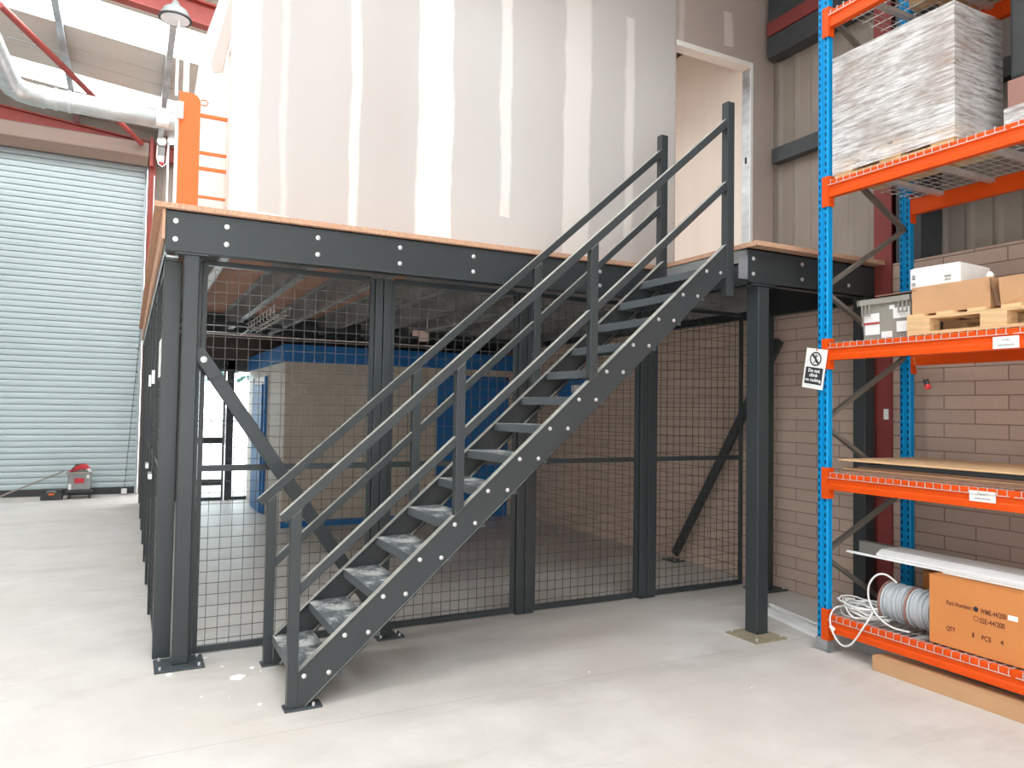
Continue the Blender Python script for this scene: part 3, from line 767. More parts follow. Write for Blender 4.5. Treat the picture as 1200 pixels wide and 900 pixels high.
# =================================================================== ROOF LEVEL SERVICES
lt = thing('high_bay_lamp', (0.05, 4.0, 5.9), 'round grey high bay lamp hanging under the red rafter', 'lamp')
MB().lathe((0.05, 3.9, 5.93), (0.05, 3.9, 5.74), [(0, 0.03), (0.25, 0.05), (0.5, 0.12), (0.9, 0.158), (1, 0.160)], 28).build('lamp_shade', GREYM, lt, smooth=True)
MB().lathe((0.05, 3.9, 5.745), (0.05, 3.9, 5.73), [(0, 0.17), (1, 0.17)], 28).build('rim', BLACK, lt)
MB().lathe((0.05, 3.9, 5.732), (0.05, 3.9, 5.725), [(0, 0.145), (1, 0.145)], 28).build('lens', LAMPG, lt)
MB().cyl((0.05, 3.9, 5.93), (0.05, 3.9, 6.25), 0.008, 8).build('hanger', CONDUIT, lt)
MB().cyl((0.085, 3.9, 4.9), (0.085, 3.9, 5.82), 0.015, 8).build('cable_drop', WHITE, lt)
# duct
du = thing('ventilation_duct', (0, 4.1, 4.68), 'galvanised spiral ventilation duct with an elbow, below the roof', 'duct')
m = MB(); pth = [(1.2, 4.2, 4.70), (-1.12, 4.0, 4.66)]
m.tube(pth, 0.103, 24); m.build('straight_duct', DUCT, du, smooth=True)
hp = []
for i in range(16*20+1):
    f = i/320; x = 1.1-f*2.1; an = i/20*2*math.pi
    hp.append((x, 4.2-(1.2-x)/2.32*0.2+0.1035*math.cos(an), 4.70-(1.2-x)*0.017+0.1035*math.sin(an)))
MB().tube(hp, 0.0022, 4).build('spiral_seam', DUCT, du, smooth=True)
el = [(-1.12, 4.0, 4.66), (-1.24, 3.985, 4.66), (-1.33, 3.93, 4.66), (-1.38, 3.84, 4.66), (-1.40, 3.72, 4.66)]
MB().tube(el, 0.108, 24).build('elbow', DUCT, du, smooth=True)
MB().tube([(-1.40, 3.72, 4.66), (-1.5, 1.0, 4.66)], 0.103, 24).build('straight_duct', DUCT, du, smooth=True)
for x in (-1.02, -0.90, -1.13): MB().lathe((x, 4.01, 4.662), (x-0.025, 4.01, 4.662), [(0, 0.113), (1, 0.113)], 24).build('coupling_ring', DUCT, du, smooth=True)
for (x, y) in ((0.6, 4.15), ): MB().cyl((x, y, 4.76), (x, y, ZR(x)-(0.486 if y > 4 else 0.2)), 0.005, 6).build('hanger_rod', BOLT, du)
tag(B(-0.10, 0.02, 3.86, 3.985, 4.56, 4.72).build('junction_box', WHITE), 'white box beside the duct left of the orange gate', 'box')
tag(MB().tube([(-1.76, 5.55, 6.21), (-0.22, 9.15, 5.98)], 0.042, 12).build('roof_brace', RED, smooth=True), 'red tubular diagonal brace crossing behind the duct', 'brace')
tag(MB().tube([(-2.46, 6.70, 6.40), (-1.2, 6.78, 6.28)], 0.012, 6).build('sag_rod', CONDUIT), 'thin grey tie rod between two purlins', 'rod')
# shutter motor
mo = thing('shutter_motor', (0.1, 9.35, 5.6), 'white shutter motor on a red bracket with hanging chains', 'motor')
B(-0.085, -0.03, 9.25, 9.37, 5.65, 6.15).build('bracket', RED, mo)
MB().cyl((0.09, 9.15, 6.08), (0.09, 9.32, 6.08), 0.075, 18).build('motor_housing', WHITE, mo, smooth=True)
MB().box(0.03, 0.15, 9.2, 9.32, 5.84, 6.0).build('gearbox', GREYM, mo, 0.01)
MB().box(0.04, 0.14, 9.2, 9.32, 5.72, 5.84).build('control_box', WHITE, mo, 0.008)
MB().box(0.05, 0.13, 9.19, 9.2, 5.68, 5.73).build('red_base', REDP, mo)
ch = [(0.03, 9.18, 6.0), (0.02, 9.18, 5.8), (0.05, 9.17, 5.68), (0.11, 9.17, 5.64), (0.17, 9.18, 5.70), (0.2, 9.18, 6.1)]
MB().tube(ch, 0.010, 6).build('chain_loop', WHITE, mo, smooth=True)
MB().box(0.185, 0.215, 9.2, 9.23, 4.6, 6.1).build('cable_trunking', WHITE, mo)
MB().tube([(0.0, 9.3, 5.5), (0.0, 9.3, 4.3)], 0.01, 6).build('pull_cord', PAPER, mo)
cb = thing('hoist_bracket', (0.08, 9.4, 4.8), 'small red and white bracket below the shutter motor', 'bracket')
B(0.03, 0.16, 9.45, 9.6, 4.78, 4.9).build('bracket_body', REDP, cb)
MB().cyl((0.10, 9.35, 4.95), (0.10, 9.45, 4.95), 0.06, 14).build('pulley', WHITE, cb)
# hand chain in front of shutter
hc = MB(); a = Vector((-0.13, 9.48, 2.9)); b = Vector((-0.305, 9.42, 0.10))
for i in range(70):
    p = a.lerp(b, i/70); q = a.lerp(b, (i+0.7)/70); hc.bar(p, q, 0.016 if i % 2 else 0.006, 0.006 if i % 2 else 0.016)
hct = thing('hand_chain', (-0.305, 9.42, 0), 'dark hand chain hanging slantwise in front of the shutter', 'chain')
hc.build('chain', DARK2, hct); MB().cyl((-0.305, 9.42, 0.02), (-0.305, 9.42, 0.10), 0.045, 10).build('weight', WHITE, hct)

# =================================================================== THINGS BY THE SHUTTER
mc = thing('site_vacuum', (-0.94, 9.2, 0), 'grey and red machine on castors with a coiled hose on top', 'machine')
B(-1.11, -0.79, 9.02, 9.32, 0.14, 0.42).build('body', GREYM, mc, 0.015)
B(-1.02, -0.88, 9.012, 9.02, 0.25, 0.33).build('red_label', REDP, mc)
B(-0.85, -0.81, 9.012, 9.02, 0.33, 0.38).build('white_label', PAPER, mc)
B(-1.10, -1.06, 9.012, 9.02, 0.15, 0.24).build('white_label', PAPER, mc)
B(-1.14, -0.77, 9.0, 9.34, 0.40, 0.425).build('top_tray', GREYP, mc, 0.006)
B(-1.14, -0.76, 8.99, 9.34, 0.09, 0.14).build('base', BLACK, mc, 0.01)
for (x, y) in ((-1.09, 9.02), (-0.80, 9.02), (-1.09, 9.3), (-0.80, 9.3)):
    MB().cyl((x-0.015, y, 0.035), (x+0.015, y, 0.035), 0.035, 12).build('castor', BLACK, mc, smooth=True)
m = MB()
for k in range(3):
    m.tube([(-0.95+0.13*math.cos(a)*(1-k*0.12), 9.17+0.1*math.sin(a), 0.46+0.02*k+0.03*math.sin(a*1.5)) for a in [i*0.35 for i in range(19)]], 0.02, 8)
m.build('hose', REDP, mc, smooth=True)
MB().tube([(-1.05, 9.1, 0.45), (-1.0, 9.12, 0.53), (-0.92, 9.14, 0.54), (-0.88, 9.15, 0.46)], 0.025, 8).build('black_hose', BLACK, mc, smooth=True)
MB().tube([(-0.9, 9.1, 0.5), (-0.83, 9.12, 0.46), (-0.8, 9.12, 0.42)], 0.022, 8).build('white_hose', WHITE, mc, smooth=True)
tb = thing('tool_case', (-1.32, 9.05, 0), 'black tool case with an orange label beside the site machine', 'case')
B(-1.47, -1.17, 8.93, 9.12, 0.0, 0.13).build('case_body', BLACK, tb, 0.012)
B(-1.47, -1.17, 8.93, 9.12, 0.135, 0.165).build('lid', BLACK, tb, 0.01)
MB().tube([(-1.38, 8.92, 0.12), (-1.38, 8.90, 0.14), (-1.26, 8.90, 0.14), (-1.26, 8.92, 0.12)], 0.008).build('carry_handle', GREYM, tb)
B(-1.36, -1.28, 8.925, 8.93, 0.08, 0.11).build('orange_label', GATE, tb)
tag(MB().tube([(-2.1, 9.3, 0.02), (-1.19, 9.43, 0.42)], 0.014, 8).build('long_pole', GREYP), 'pale pole leaning low across the bottom of the shutter', 'pole')

# =================================================================== PALLET RACKING
XR, XB = 3.84, 4.74
YR = -1.435
rk = thing('pallet_rack', (4.3, -2.6, 0), 'blue and orange pallet racking bay along the right wall', 'racking')
LEV = [0.24, 1.165, 2.02, 3.11, 4.265]
up = MB().prism([(XR+0.008, -1.435), (XR, -1.425), (XR, -1.403), (XR+0.006, -1.40), (XR+0.006, -1.385), (XR, -1.382), (XR, -1.360), (XR+0.008, -1.35), (XR+0.045, -1.35), (XR+0.045, -1.355), (XR+0.012, -1.357), (XR+0.012, -1.428), (XR+0.045, -1.43), (XR+0.045, -1.435)], 'z', 0.01, 5.2)
u0 = up.build('upright', UPR, rk, origin=(XR+0.0225, -1.3925, 0.01))
for (dx, dy) in ((XB-XR-0.045, 0), (0, -2.40), (XB-XR-0.045, -2.40)):
    c = u0.copy(); col.objects.link(c); c.parent = rk; c.location = u0.location + Vector((dx, dy, 0))
f0 = MB().box(XR-0.03, XR+0.09, -1.47, -1.33, 0, 0.006)
f0.prism([(XR-0.006, 0.006), (XR+0.06, 0.006), (XR+0.055, 0.075), (XR-0.003, 0.085)], 'y', -1.440, -1.436)
f0.box(XR-0.006, XR-0.002, -1.44, -1.345, 0.006, 0.08)
f0 = f0.build('foot_plate', GALV, rk)
for (dx, dy) in ((XB-XR-0.045, 0), (0, -2.40), (XB-XR-0.045, -2.40)):
    c = f0.copy(); col.objects.link(c); c.parent = rk; c.location = f0.location + Vector((dx, dy, 0))
# frame braces
BRN = mat('rack_brace_steel', srgb(120, 114, 106), 0.5, 0.2, 0.2, 6)
zz = [(3.875, 0.62), (4.71, 1.28), (3.875, 1.50), (4.71, 2.03), (3.875, 2.38), (4.71, 2.93), (3.875, 3.35), (4.71, 3.85), (3.875, 4.25)]
pairs = [((3.875, 0.60), (4.70, 0.12)), ((3.875, 0.64), (4.70, 1.02)), ((3.875, 1.47), (4.70, 1.02)), ((3.875, 1.52), (4.70, 1.97)), ((3.875, 2.37), (4.70, 1.97)),
         ((3.875, 2.41), (4.70, 2.90)), ((3.875, 3.33), (4.70, 2.90)), ((3.875, 3.36), (4.70, 3.88)), ((3.875, 4.3), (4.70, 3.88))]
for yo in (0, -2.40):
    for (a, b) in pairs:
        MB().bar((a[0], -1.39+yo, a[1]), (b[0], -1.39+yo, b[1]), 0.035, 0.025).build('frame_brace', BRN, rk)
# beams
def beam(x, sgn, z):
    t = 0.05
    xo = x; 
    ys0, ys1 = -3.75, -1.437
    p = [(0, 0), (0, -0.035), (0.006, -0.042), (0.006, -0.068), (0, -0.075), (0, -0.11), (0.045, -0.11), (0.045, 0.0)]
    pts = [(xo - sgn*0.0 + sgn*a, z+b) for a, b in p]
    m = MB().prism(pts, 'y', ys0, ys1); b = m.build('beam', ORANGE, rk, 0.002)
    for (ya, yb2, yf0, yf1) in ((ys1, ys1+0.004, ys1-0.0, ys1+0.045), (ys0-0.004, ys0, ys0-0.045, ys0)):
        c = MB(); xs = sorted((xo-sgn*0.006, xo-sgn*0.002)); c.box(xs[0], xs[1], min(yf0, yf1)-0.012, max(yf0, yf1), z-0.17, z+0.035)
        xs = sorted((xo-sgn*0.006, xo+sgn*0.05)); c.box(xs[0], xs[1], ya-0.010, ya-0.004, z-0.17, z+0.035)
        c.build('beam_connector', ORANGE, rk, 0.002)
for z in LEV:
    beam(XR-0.002, 1, z); beam(XB+0.002, -1, z)
# wire decks
def wiredeck(z, y0, y1, label):
    t = thing('wire_deck', (4.3, (y0+y1)/2, z), label, 'wire shelf', 'wire mesh shelf decks of the racking')
    m = MB(); r = 0.0019
    y = y0+0.01
    while y < y1-0.004:
        m.box(XR-0.012, XB+0.002, y-r, y+r, z+0.002, z+0.002+2*r); m.box(XR-0.012-r, XR-0.012+r, y-r, y+r, z-0.030, z+0.005)
        y += 0.050
    x = XR+0.03
    while x < XB: m.box(x-r, x+r, y0, y1, z+0.002-2*r, z+0.002); x += 0.1
    m.box(XR-0.012-r, XR-0.012+r, y0, y1, z-0.032, z-0.028)
    m.build('wire_grid', ZINC, t)
    s = MB()
    for f in (0.2, 0.5, 0.8):
        yy = y0+(y1-y0)*f; s.box(XR+0.046, XB-0.046, yy-0.02, yy+0.02, z-0.03, z-0.002)
    s.build('support_channel', ZINC, t)
NM = ['on the lowest beams under the cable reel', 'under the plywood sheets', 'under the grey crate', 'under the wrapped pallet', 'on the topmost beams']
for z, nm in zip(LEV, NM):
    wiredeck(z, -2.575, -1.445, 'galvanised wire deck '+nm+', left half of the bay')
    wiredeck(z, -3.745, -2.60, 'galvanised wire deck '+nm+', right half of the bay')
# labels on beams
def beamlabel(y0, y1, z0, z1, lines, label):
    t = thing('beam_label', (XR-0.004, (y0+y1)/2, z0), label, 'label', 'white load labels on the orange beams')
    B(XR-0.006, XR-0.004, y0, y1, z0, z1).build('label_card', PAPER, t)
    h = z1-z0
    for (s_, sz, fz) in lines:
        text(s_, sz, INK, (XR-0.0066, (y0+y1)/2, z0+h*fz), (0, -1, 0), (0, 0, 1), t, align='CENTER')
beamlabel(-2.626, -2.494, 1.915, 1.979, [('ROW', 0.014, 0.62), ('UNALLOCATED', 0.012, 0.22)], 'white load label on the orange beam under the pallet')
beamlabel(-2.504, -2.365, 1.092, 1.150, [('ROW', 0.014, 0.62), ('UNALLOCATED', 0.012, 0.22)], 'white load label on the orange beam under the plywood')
# hanging safety sign, tilted
sg = thing('safety_sign', (3.82, -1.34, 1.70), 'white do-not-climb safety sign hung at a tilt on the blue upright', 'sign')
ang = math.radians(-9)
cx, cz = -1.346, 1.857
yd = Vector((0, -math.cos(ang), math.sin(ang))); zd = Vector((0, math.sin(ang)*1.0, math.cos(ang)))
# right of the plate (seen) is -y; the plate leans so that its top is to the right
yd = Vector((0, -math.cos(ang), -math.sin(-ang)*1.0)); zd = Vector((0, -math.sin(-ang), math.cos(ang)))
yd = Vector((0, -0.985, -0.16)); zd = Vector((0, -0.16, 0.985))
def P(a, b, x=3.822): return Vector((x, cx, cz)) + yd*a + zd*b
def plate(parent, name, m, a0, a1, b0, b1, x0, x1, bev=0):
    mbb = MB(); vs = [P(a, b, x) for x in (x0, x1) for (a, b) in ((a0, b0), (a1, b0), (a1, b1), (a0, b1))]
    mbb.add(vs, [(0,1,2,3),(7,6,5,4),(0,4,5,1),(1,5,6,2),(2,6,7,3),(3,7,4,0)]); return mbb.build(name, m, parent, bev)
plate(sg, 'sign_plate', PAPER, -0.085, 0.085, -0.135, 0.135, 3.820, 3.823)
plate(sg, 'black_panel', INK, -0.070, 0.070, -0.105, 0.008, 3.8185, 3.820)
m = MB(); N = 28
rg_o = [P(0.048*math.cos(2*math.pi*i/N), 0.066+0.048*math.sin(2*math.pi*i/N), 3.8185) for i in range(N)]
rg_i = [P(0.038*math.cos(2*math.pi*i/N), 0.066+0.038*math.sin(2*math.pi*i/N), 3.8185) for i in range(N)]
m.add(rg_o+rg_i, [(i, (i+1)%N, N+(i+1)%N, N+i) for i in range(N)])
d_ = 0.042*0.707; e_ = 0.005
m.add([P(-d_-e_, 0.066+d_-e_, 3.8183), P(-d_+e_, 0.066+d_+e_, 3.8183), P(d_+e_, 0.066-d_+e_, 3.8183), P(d_-e_, 0.066-d_-e_, 3.8183)], [(0,1,2,3)])
# climbing figure
def ln(a, b, w_):
    pa = Vector(a); pb = Vector(b); n_ = Vector((-(pb-pa).y, (pb-pa).x)).normalized()*w_/2
    m.add([P(*(pa-n_), 3.8184), P(*(pa+n_), 3.8184), P(*(pb+n_), 3.8184), P(*(pb-n_), 3.8184)], [(0,1,2,3)])
ln((0, 0.052), (0, 0.082), 0.012); ln((-0.002, 0.054), (-0.012, 0.036), 0.006); ln((0.002, 0.054), (0.012, 0.038), 0.006)
ln((-0.004, 0.080), (-0.018, 0.092), 0.005); ln((0.004, 0.080), (0.018, 0.094), 0.005); ln((0, 0.086), (0, 0.096), 0.010)
m.build('pictogram', INK, sg)
for (s_, b) in (('Do not', -0.024), ('climb', -0.054), ('on racking', -0.086)):
    text(s_, 0.032 if s_ != 'on racking' else 0.030, PAPER, P(0, b, 3.8178), yd, zd, sg, align='CENTER', bold=0.0008)
B(3.816, 3.824, -1.372, -1.362, 1.978, 1.986).build('red_tie', REDP, sg)
sg.location = (3.82, -1.34, 1.70)

# --- level 1 contents
def carton(name, x0, x1, y0, y1, z0, z1, m, label, cat, group=None, rot=0, tape=True, parent_parts=None):
    t = thing(name, ((x0+x1)/2, (y0+y1)/2, z0), label, cat, group)
    B(x0, x1, y0, y1, z0, z1-0.004).build('carton_body', m, t, 0.004)
    MB().box(x0, (x0+x1)/2-0.002, y0, y1, z1-0.004, z1).box((x0+x1)/2+0.002, x1, y0, y1, z1-0.004, z1).build('top_flap', m, t)
    return t
Z1 = LEV[0]+0.008
bx = carton('printed_carton', 3.885, 4.25, -2.72, -2.10, Z1, 0.636, CARD2, 'orange-brown carton printed with part numbers on the lowest shelf', 'box')
xt = 3.8835
for (s_, size, y, z, wd, bd) in (('Part Number:', 0.034, -2.202, 0.486, 0.142, 0.0003), ('WME-44/200', 0.040, -2.391, 0.480, 0.134, 0.0003), ('SSE-44/200', 0.040, -2.386, 0.429, 0.131, 0.0003),
                                ('QTY', 0.036, -2.201, 0.341, 0.052, 0.0005), ('1', 0.036, -2.332, 0.341, 0.010, 0.0005), ('PCS', 0.038, -2.395, 0.339, 0.050, 0.0006), ('4', 0.036, -2.494, 0.342, 0.018, 0.0006)):
    text(s_, size, INKB, (xt, y, z), (0, -1, 0), (0, 0, 1), bx, bold=bd, width=wd)
m = MB(); cN = 20
m.add([(xt, -2.367+0.014*math.cos(6.283*i/cN), 0.497+0.014*math.sin(6.283*i/cN)) for i in range(cN)], [tuple(range(cN))])
m.build('printed_dot', INK, bx)
m = MB(); o_ = [(xt, -2.367+0.015*math.cos(6.283*i/cN), 0.446+0.015*math.sin(6.283*i/cN)) for i in range(cN)]; i_ = [(xt, -2.367+0.012*math.cos(6.283*i/cN), 0.446+0.012*math.sin(6.283*i/cN)) for i in range(cN)]
m.add(o_+i_, [(i, (i+1)%cN, cN+(i+1)%cN, cN+i) for i in range(cN)]); m.build('printed_ring', INKB, bx)
B(3.882, 3.8845, -2.583, -2.534, 0.482, 0.508).build('white_sticker', PAPER, bx)
carton('plain_carton', 4.28, 4.62, -2.3, -1.80, Z1, 0.56, CARD2, 'brown carton standing behind the cable reel on the lowest shelf', 'box')
tag(B(4.22, 4.32, -1.72, -1.60, Z1+0.06, Z1+0.13).build('timber_block', CARD2), 'small brown block behind the coiled cable', 'block')
tag(B(4.2, 4.36, -1.72, -1.58, Z1, Z1+0.06).build('timber_offcut', CARD3), 'flat offcut under the small brown block', 'block')
# reel
rl = thing('cable_reel', (4.05, -1.92, Z1), 'brown reel wound with grey cable between the coil and the printed carton', 'reel')
R0 = 0.128; rc = Vector((4.06, 0, Z1+R0)); ax0, ax1 = -1.735, -2.085
for k, f in enumerate((0.0, 0.5, 1.0)):
    y = ax0+(ax1-ax0)*f
    MB().lathe((4.06, y-0.006, Z1+R0), (4.06, y+0.006, Z1+R0), [(0, R0), (1, R0)], 32).build('reel_flange', REELW, rl)
for k, (a, b) in enumerate(((0.02, 0.48), (0.52, 0.98))):
    ya, yb2 = ax0+(ax1-ax0)*a, ax0+(ax1-ax0)*b
    pts = []; turns = 10
    for i in range(turns*16+1):
        an = i/16*2*math.pi; y = ya+(yb2-ya)*i/(turns*16)+0.006*math.sin(i*0.11); rr = R0-0.018+0.006*math.sin(i*0.157)
        pts.append((4.06+rr*math.cos(an), y, Z1+R0+rr*math.sin(an)))
    MB().tube(pts, 0.0080, 6).build('wound_cable', CABLEG, rl, smooth=True)
    MB().lathe((4.06, ya, Z1+R0), (4.06, yb2, Z1+R0), [(0, R0-0.02), (1, R0-0.02)], 24).build('core', CABLEG, rl, smooth=True)
random.seed(5)
pts = []
for i in range(60):
    a = i/59*2*math.pi*1.35+0.5
    pts.append((3.97+0.03*math.sin(a*2)-0.02, -1.75-0.13*(1-math.cos(a))*0.6-0.05*i/59, Z1+0.16+0.155*math.sin(a+0.8)))
pts = [(3.98, -1.83, Z1+0.27), (3.95, -1.78, Z1+0.31), (3.93, -1.73, Z1+0.30), (3.915, -1.69, Z1+0.24), (3.91, -1.685, Z1+0.16), (3.905, -1.72, Z1+0.09), (3.90, -1.78, Z1+0.04), (3.90, -1.86, Z1+0.012), (3.91, -1.96, Z1+0.010)]
def smoothp(pts, n=6):
    out = []; P_ = [Vector(p) for p in pts]
    for i in range(len(P_)-1):
        p0 = P_[max(i-1, 0)]; p1 = P_[i]; p2 = P_[i+1]; p3 = P_[min(i+2, len(P_)-1)]
        for k in range(n):
            t = k/n; out.append(0.5*((2*p1)+(-p0+p2)*t+(2*p0-5*p1+4*p2-p3)*t*t+(-p0+3*p1-3*p2+p3)*t**3))
    out.append(P_[-1]); return out
MB().tube(smoothp(pts), 0.006, 8).build('loose_loop', CABLE, rl, smooth=True)
# white cable coil
cc = thing('cable_coil', (4.0, -1.6, Z1), 'tangled white cable coil drooping over the front of the lowest shelf', 'cable')
m = MB()
for k in range(15):
    cxx = 4.0+random.uniform(-0.02, 0.03); cyy = -1.60+random.uniform(-0.03, 0.03); rx = random.uniform(0.07, 0.13); ry = random.uniform(0.09, 0.16); ph = random.random()*6.28
    zz_ = Z1+0.010+k*0.0055
    m.tube([(cxx+rx*math.cos(ph+i*0.26)*(1+0.1*math.sin(i*0.9+k)), cyy+ry*math.sin(ph+i*0.26), zz_+0.010*math.sin(i*0.6+k)) for i in range(26)], 0.0052, 6)
m.build('coiled_turns', CABLE, cc, smooth=True)
dl = smoothp([(3.94, -1.49, Z1+0.05), (3.87, -1.47, Z1+0.04), (3.818, -1.475, Z1-0.01), (3.812, -1.485, Z1-0.07), (3.81, -1.52, Z1-0.13), (3.81, -1.57, Z1-0.165), (3.81, -1.625, Z1-0.15), (3.812, -1.675, Z1-0.09), (3.815, -1.71, Z1-0.03), (3.83, -1.735, Z1+0.02), (3.88, -1.73, Z1+0.06), (3.95, -1.68, Z1+0.08)])
MB().tube(dl, 0.0058, 8).build('drooping_loop', CABLE, cc, smooth=True)
MB().tube(smoothp([(4.02, -1.50, Z1+0.09), (3.93, -1.50, Z1+0.085), (3.87, -1.56, Z1+0.05), (3.86, -1.62, Z1+0.015), (3.92, -1.66, Z1+0.02)]), 0.0055, 8).build('upper_loop', CABLE, cc, smooth=True)
MB().bar((3.815, -1.475, Z1-0.07), (3.815, -1.51, Z1-0.085), 0.012, 0.018).build('plug', WHITE, cc)
# long profiles on top of carton
lp = thing('trunking_lid', (4.12, -2.2, 0.645), 'long white metal trunking lying on the printed carton', 'trunking')
MB().prism([(4.02, 0.644), (4.26, 0.644), (4.26, 0.690), (4.07, 0.690), (4.02, 0.664)], 'y', -3.3, -1.66).build('trunking_body', WHITE, lp)
tag(MB().box(4.275, 4.28, -3.2, -1.34, 0.60, 0.675).box(4.28, 4.34, -3.2, -1.34, 0.67, 0.675).build('galvanised_channel', CONDUIT), 'thin grey steel channel behind the white trunking', 'channel')
tag(B(3.988, 4.013, -3.1, -1.46, 0.641, 0.653).build('white_batten', WHITE), 'thin white batten along the front of the trunking', 'batten')
tag(MB().box(3.95, 4.0, -2.9, -2.14, 0.641, 0.650).build('white_strip', PAPER), 'torn white strip lying on the front edge of the printed carton', 'strip')

# floor under rack
lbx = thing('long_carton', (3.86, -2.7, 0), 'long low cardboard carton on the floor in front of the racking', 'box')
B(3.80, 3.93, -3.6, -1.793, 0.0, 0.086).build('carton_body', CARD, lbx, 0.002)
B(3.80, 3.93, -3.6, -1.793, 0.087, 0.089).build('top_flap', CARD, lbx)
tag(MB().box(4.02, 4.026, -3.7, -1.50, 0.0, 0.085).box(4.026, 4.09, -3.7, -1.50, 0.079, 0.085).build('floor_rail', GREYM), 'grey steel rail on the floor under the racking', 'rail')
# white sticks
for k, (p, q, r, lbl) in enumerate((((4.37, -0.445, 0.012), (4.20, -1.25, 0.012), 0.011, 'thin white conduit on the floor, furthest from the racking foot'),
                               ((4.325, -0.51, 0.010), (4.135, -1.25, 0.010), 0.009, 'second thin white conduit on the floor, beside the longest one'))):
    tag(MB().cyl(p, q, r, 10).build('white_conduit', WHITE), lbl, 'conduit', 'white conduits on the floor')
tag(MB().bar((4.245, -0.52, 0.0125), (4.075, -1.25, 0.0125), 0.032, 0.025).build('white_trunking', WHITE), 'flat white trunking length on the floor behind the racking foot', 'trunking')
tag(MB().bar((4.165, -0.58, 0.010), (4.01, -1.25, 0.010), 0.028, 0.020).build('white_trunking', WHITE), 'flat white trunking length nearest the racking foot', 'trunking')

# --- level 2: sheets
Z2 = LEV[1]+0.008
random.seed(11)
zc = Z2
sheets = [(CARD3, 0.010, -1.50, 'dull cardboard sheet lowest on the second shelf'), (CARD3, 0.008, -1.56, 'dull cardboard sheet second from the bottom of the stack'),
          (CARD, 0.006, -1.49, 'pale cardboard sheet in the middle of the stack'), (CARD3, 0.012, -1.58, 'brown sheet above the pale cardboard in the stack'), (DARK2, 0.018, -1.60, 'dark board under the top plywood sheet')]
for i, (mt_, th, yy0, lb_) in enumerate(sheets):
    m = B(3.88+0.02*i, 4.66, -3.5, yy0, zc, zc+th); m.rot((4.3, -2.5, zc), math.radians([0.6, -0.8, 0.4, -0.5, 0.8][i]))
    tag(m.build('flat_sheet', mt_), lb_, 'sheet', 'sheets stacked under the plywood'); zc += th+0.002
zc += 0.012
tag(B(3.95, 4.6, -3.3, -1.75, zc-0.012, zc-0.001).build('packing_board', DARK2), 'dark packing board between the sheets and the plywood', 'sheet')
tag(B(3.90, 4.68, -3.6, -1.47, zc, zc+0.010).build('plywood_sheet', PLY), 'pale plywood sheet on top of the second shelf stack', 'sheet')

# --- level 3
Z3 = LEV[2]+0.008
def pallet(x0, x1, y0, y1, z, label, along='y'):
    t = thing('wooden_pallet', ((x0+x1)/2, (y0+y1)/2, z), label, 'pallet', 'wooden pallets on the racking')
    W_ = x1-x0; L_ = y1-y0
    for f in (0.0, 0.5, 1.0):        # bottom boards along y, blocks, stringers
        xa = x0+(W_-0.10)*f
        B(xa, xa+0.10, y0, y1, z, z+0.018).build('bottom_board', WOOD, t)
        for g in (0.0, 0.5, 1.0):
            ya = y0+(L_-0.14)*g
            B(xa, xa+0.10, ya, ya+0.14, z+0.0185, z+0.090).build('block', WOOD, t)
        B(xa, xa+0.10, y0, y1, z+0.0905, z+0.108).build('stringer_board', WOOD, t)
    for k in range(6):
        ya = y0+(L_-0.10)*k/5
        B(x0, x1, ya, ya+0.10, z+0.1085, z+0.126).build('top_board', WOOD, t)
    return t
pallet(3.86, 4.66, -2.98, -1.985, Z3, 'pale wooden pallet on the third shelf carrying the open carton')
ZP = Z3+0.127
cr = thing('plastic_crate', (4.1, -1.78, Z3), 'grey plastic crate covered in white labels on the third shelf', 'crate')
m = MB()
x0, x1, y0, y1 = 3.93, 4.33, -1.965, -1.62
m.add([(x0+0.012, y0+0.012, Z3), (x1-0.012, y0+0.012, Z3), (x1-0.012, y1-0.012, Z3), (x0+0.012, y1-0.012, Z3), (x0, y0, Z3+0.25), (x1, y0, Z3+0.25), (x1, y1, Z3+0.25), (x0, y1, Z3+0.25),
       (x0+0.015, y0+0.015, Z3+0.25), (x1-0.015, y0+0.015, Z3+0.25), (x1-0.015, y1-0.015, Z3+0.25), (x0+0.015, y1-0.015, Z3+0.25), (x0+0.02, y0+0.02, Z3+0.02), (x1-0.02, y0+0.02, Z3+0.02), (x1-0.02, y1-0.02, Z3+0.02), (x0+0.02, y1-0.02, Z3+0.02)],
      [(0,3,2,1), (0,1,5,4), (1,2,6,5), (2,3,7,6), (3,0,4,7), (4,5,9,8), (5,6,10,9), (6,7,11,10), (7,4,8,11), (8,9,13,12), (9,10,14,13), (10,11,15,14), (11,8,12,15), (12,13,14,15)])
m.build('crate_shell', GREYP, cr)
MB().box(x0-0.02, x0, y0-0.015, y1+0.015, Z3+0.225, Z3+0.262).box(x1, x1+0.02, y0-0.015, y1+0.015, Z3+0.225, Z3+0.262).box(x0-0.02, x1+0.02, y0-0.02, y0, Z3+0.225, Z3+0.262).box(x0-0.02, x1+0.02, y1, y1+0.02, Z3+0.225, Z3+0.262).build('rim', GREYP, cr, 0.003)
for yy in (y1-0.045, y0+0.045):
    MB().box(x0-0.022, x0-0.014, yy-0.03, yy-0.024, Z3+0.16, Z3+0.225).box(x0-0.022, x0-0.014, yy-0.003, yy+0.003, Z3+0.16, Z3+0.225).box(x0-0.022, x0-0.014, yy+0.024, yy+0.03, Z3+0.16, Z3+0.225).box(x0-0.022, x0-0.012, yy-0.03, yy+0.03, Z3+0.155, Z3+0.165).build('lug', GREYP, cr)
B(x0+0.02, x0+0.16, y1+0.005, y1+0.012, Z3+0.10, Z3+0.26).build('folded_flap', GREYP, cr)
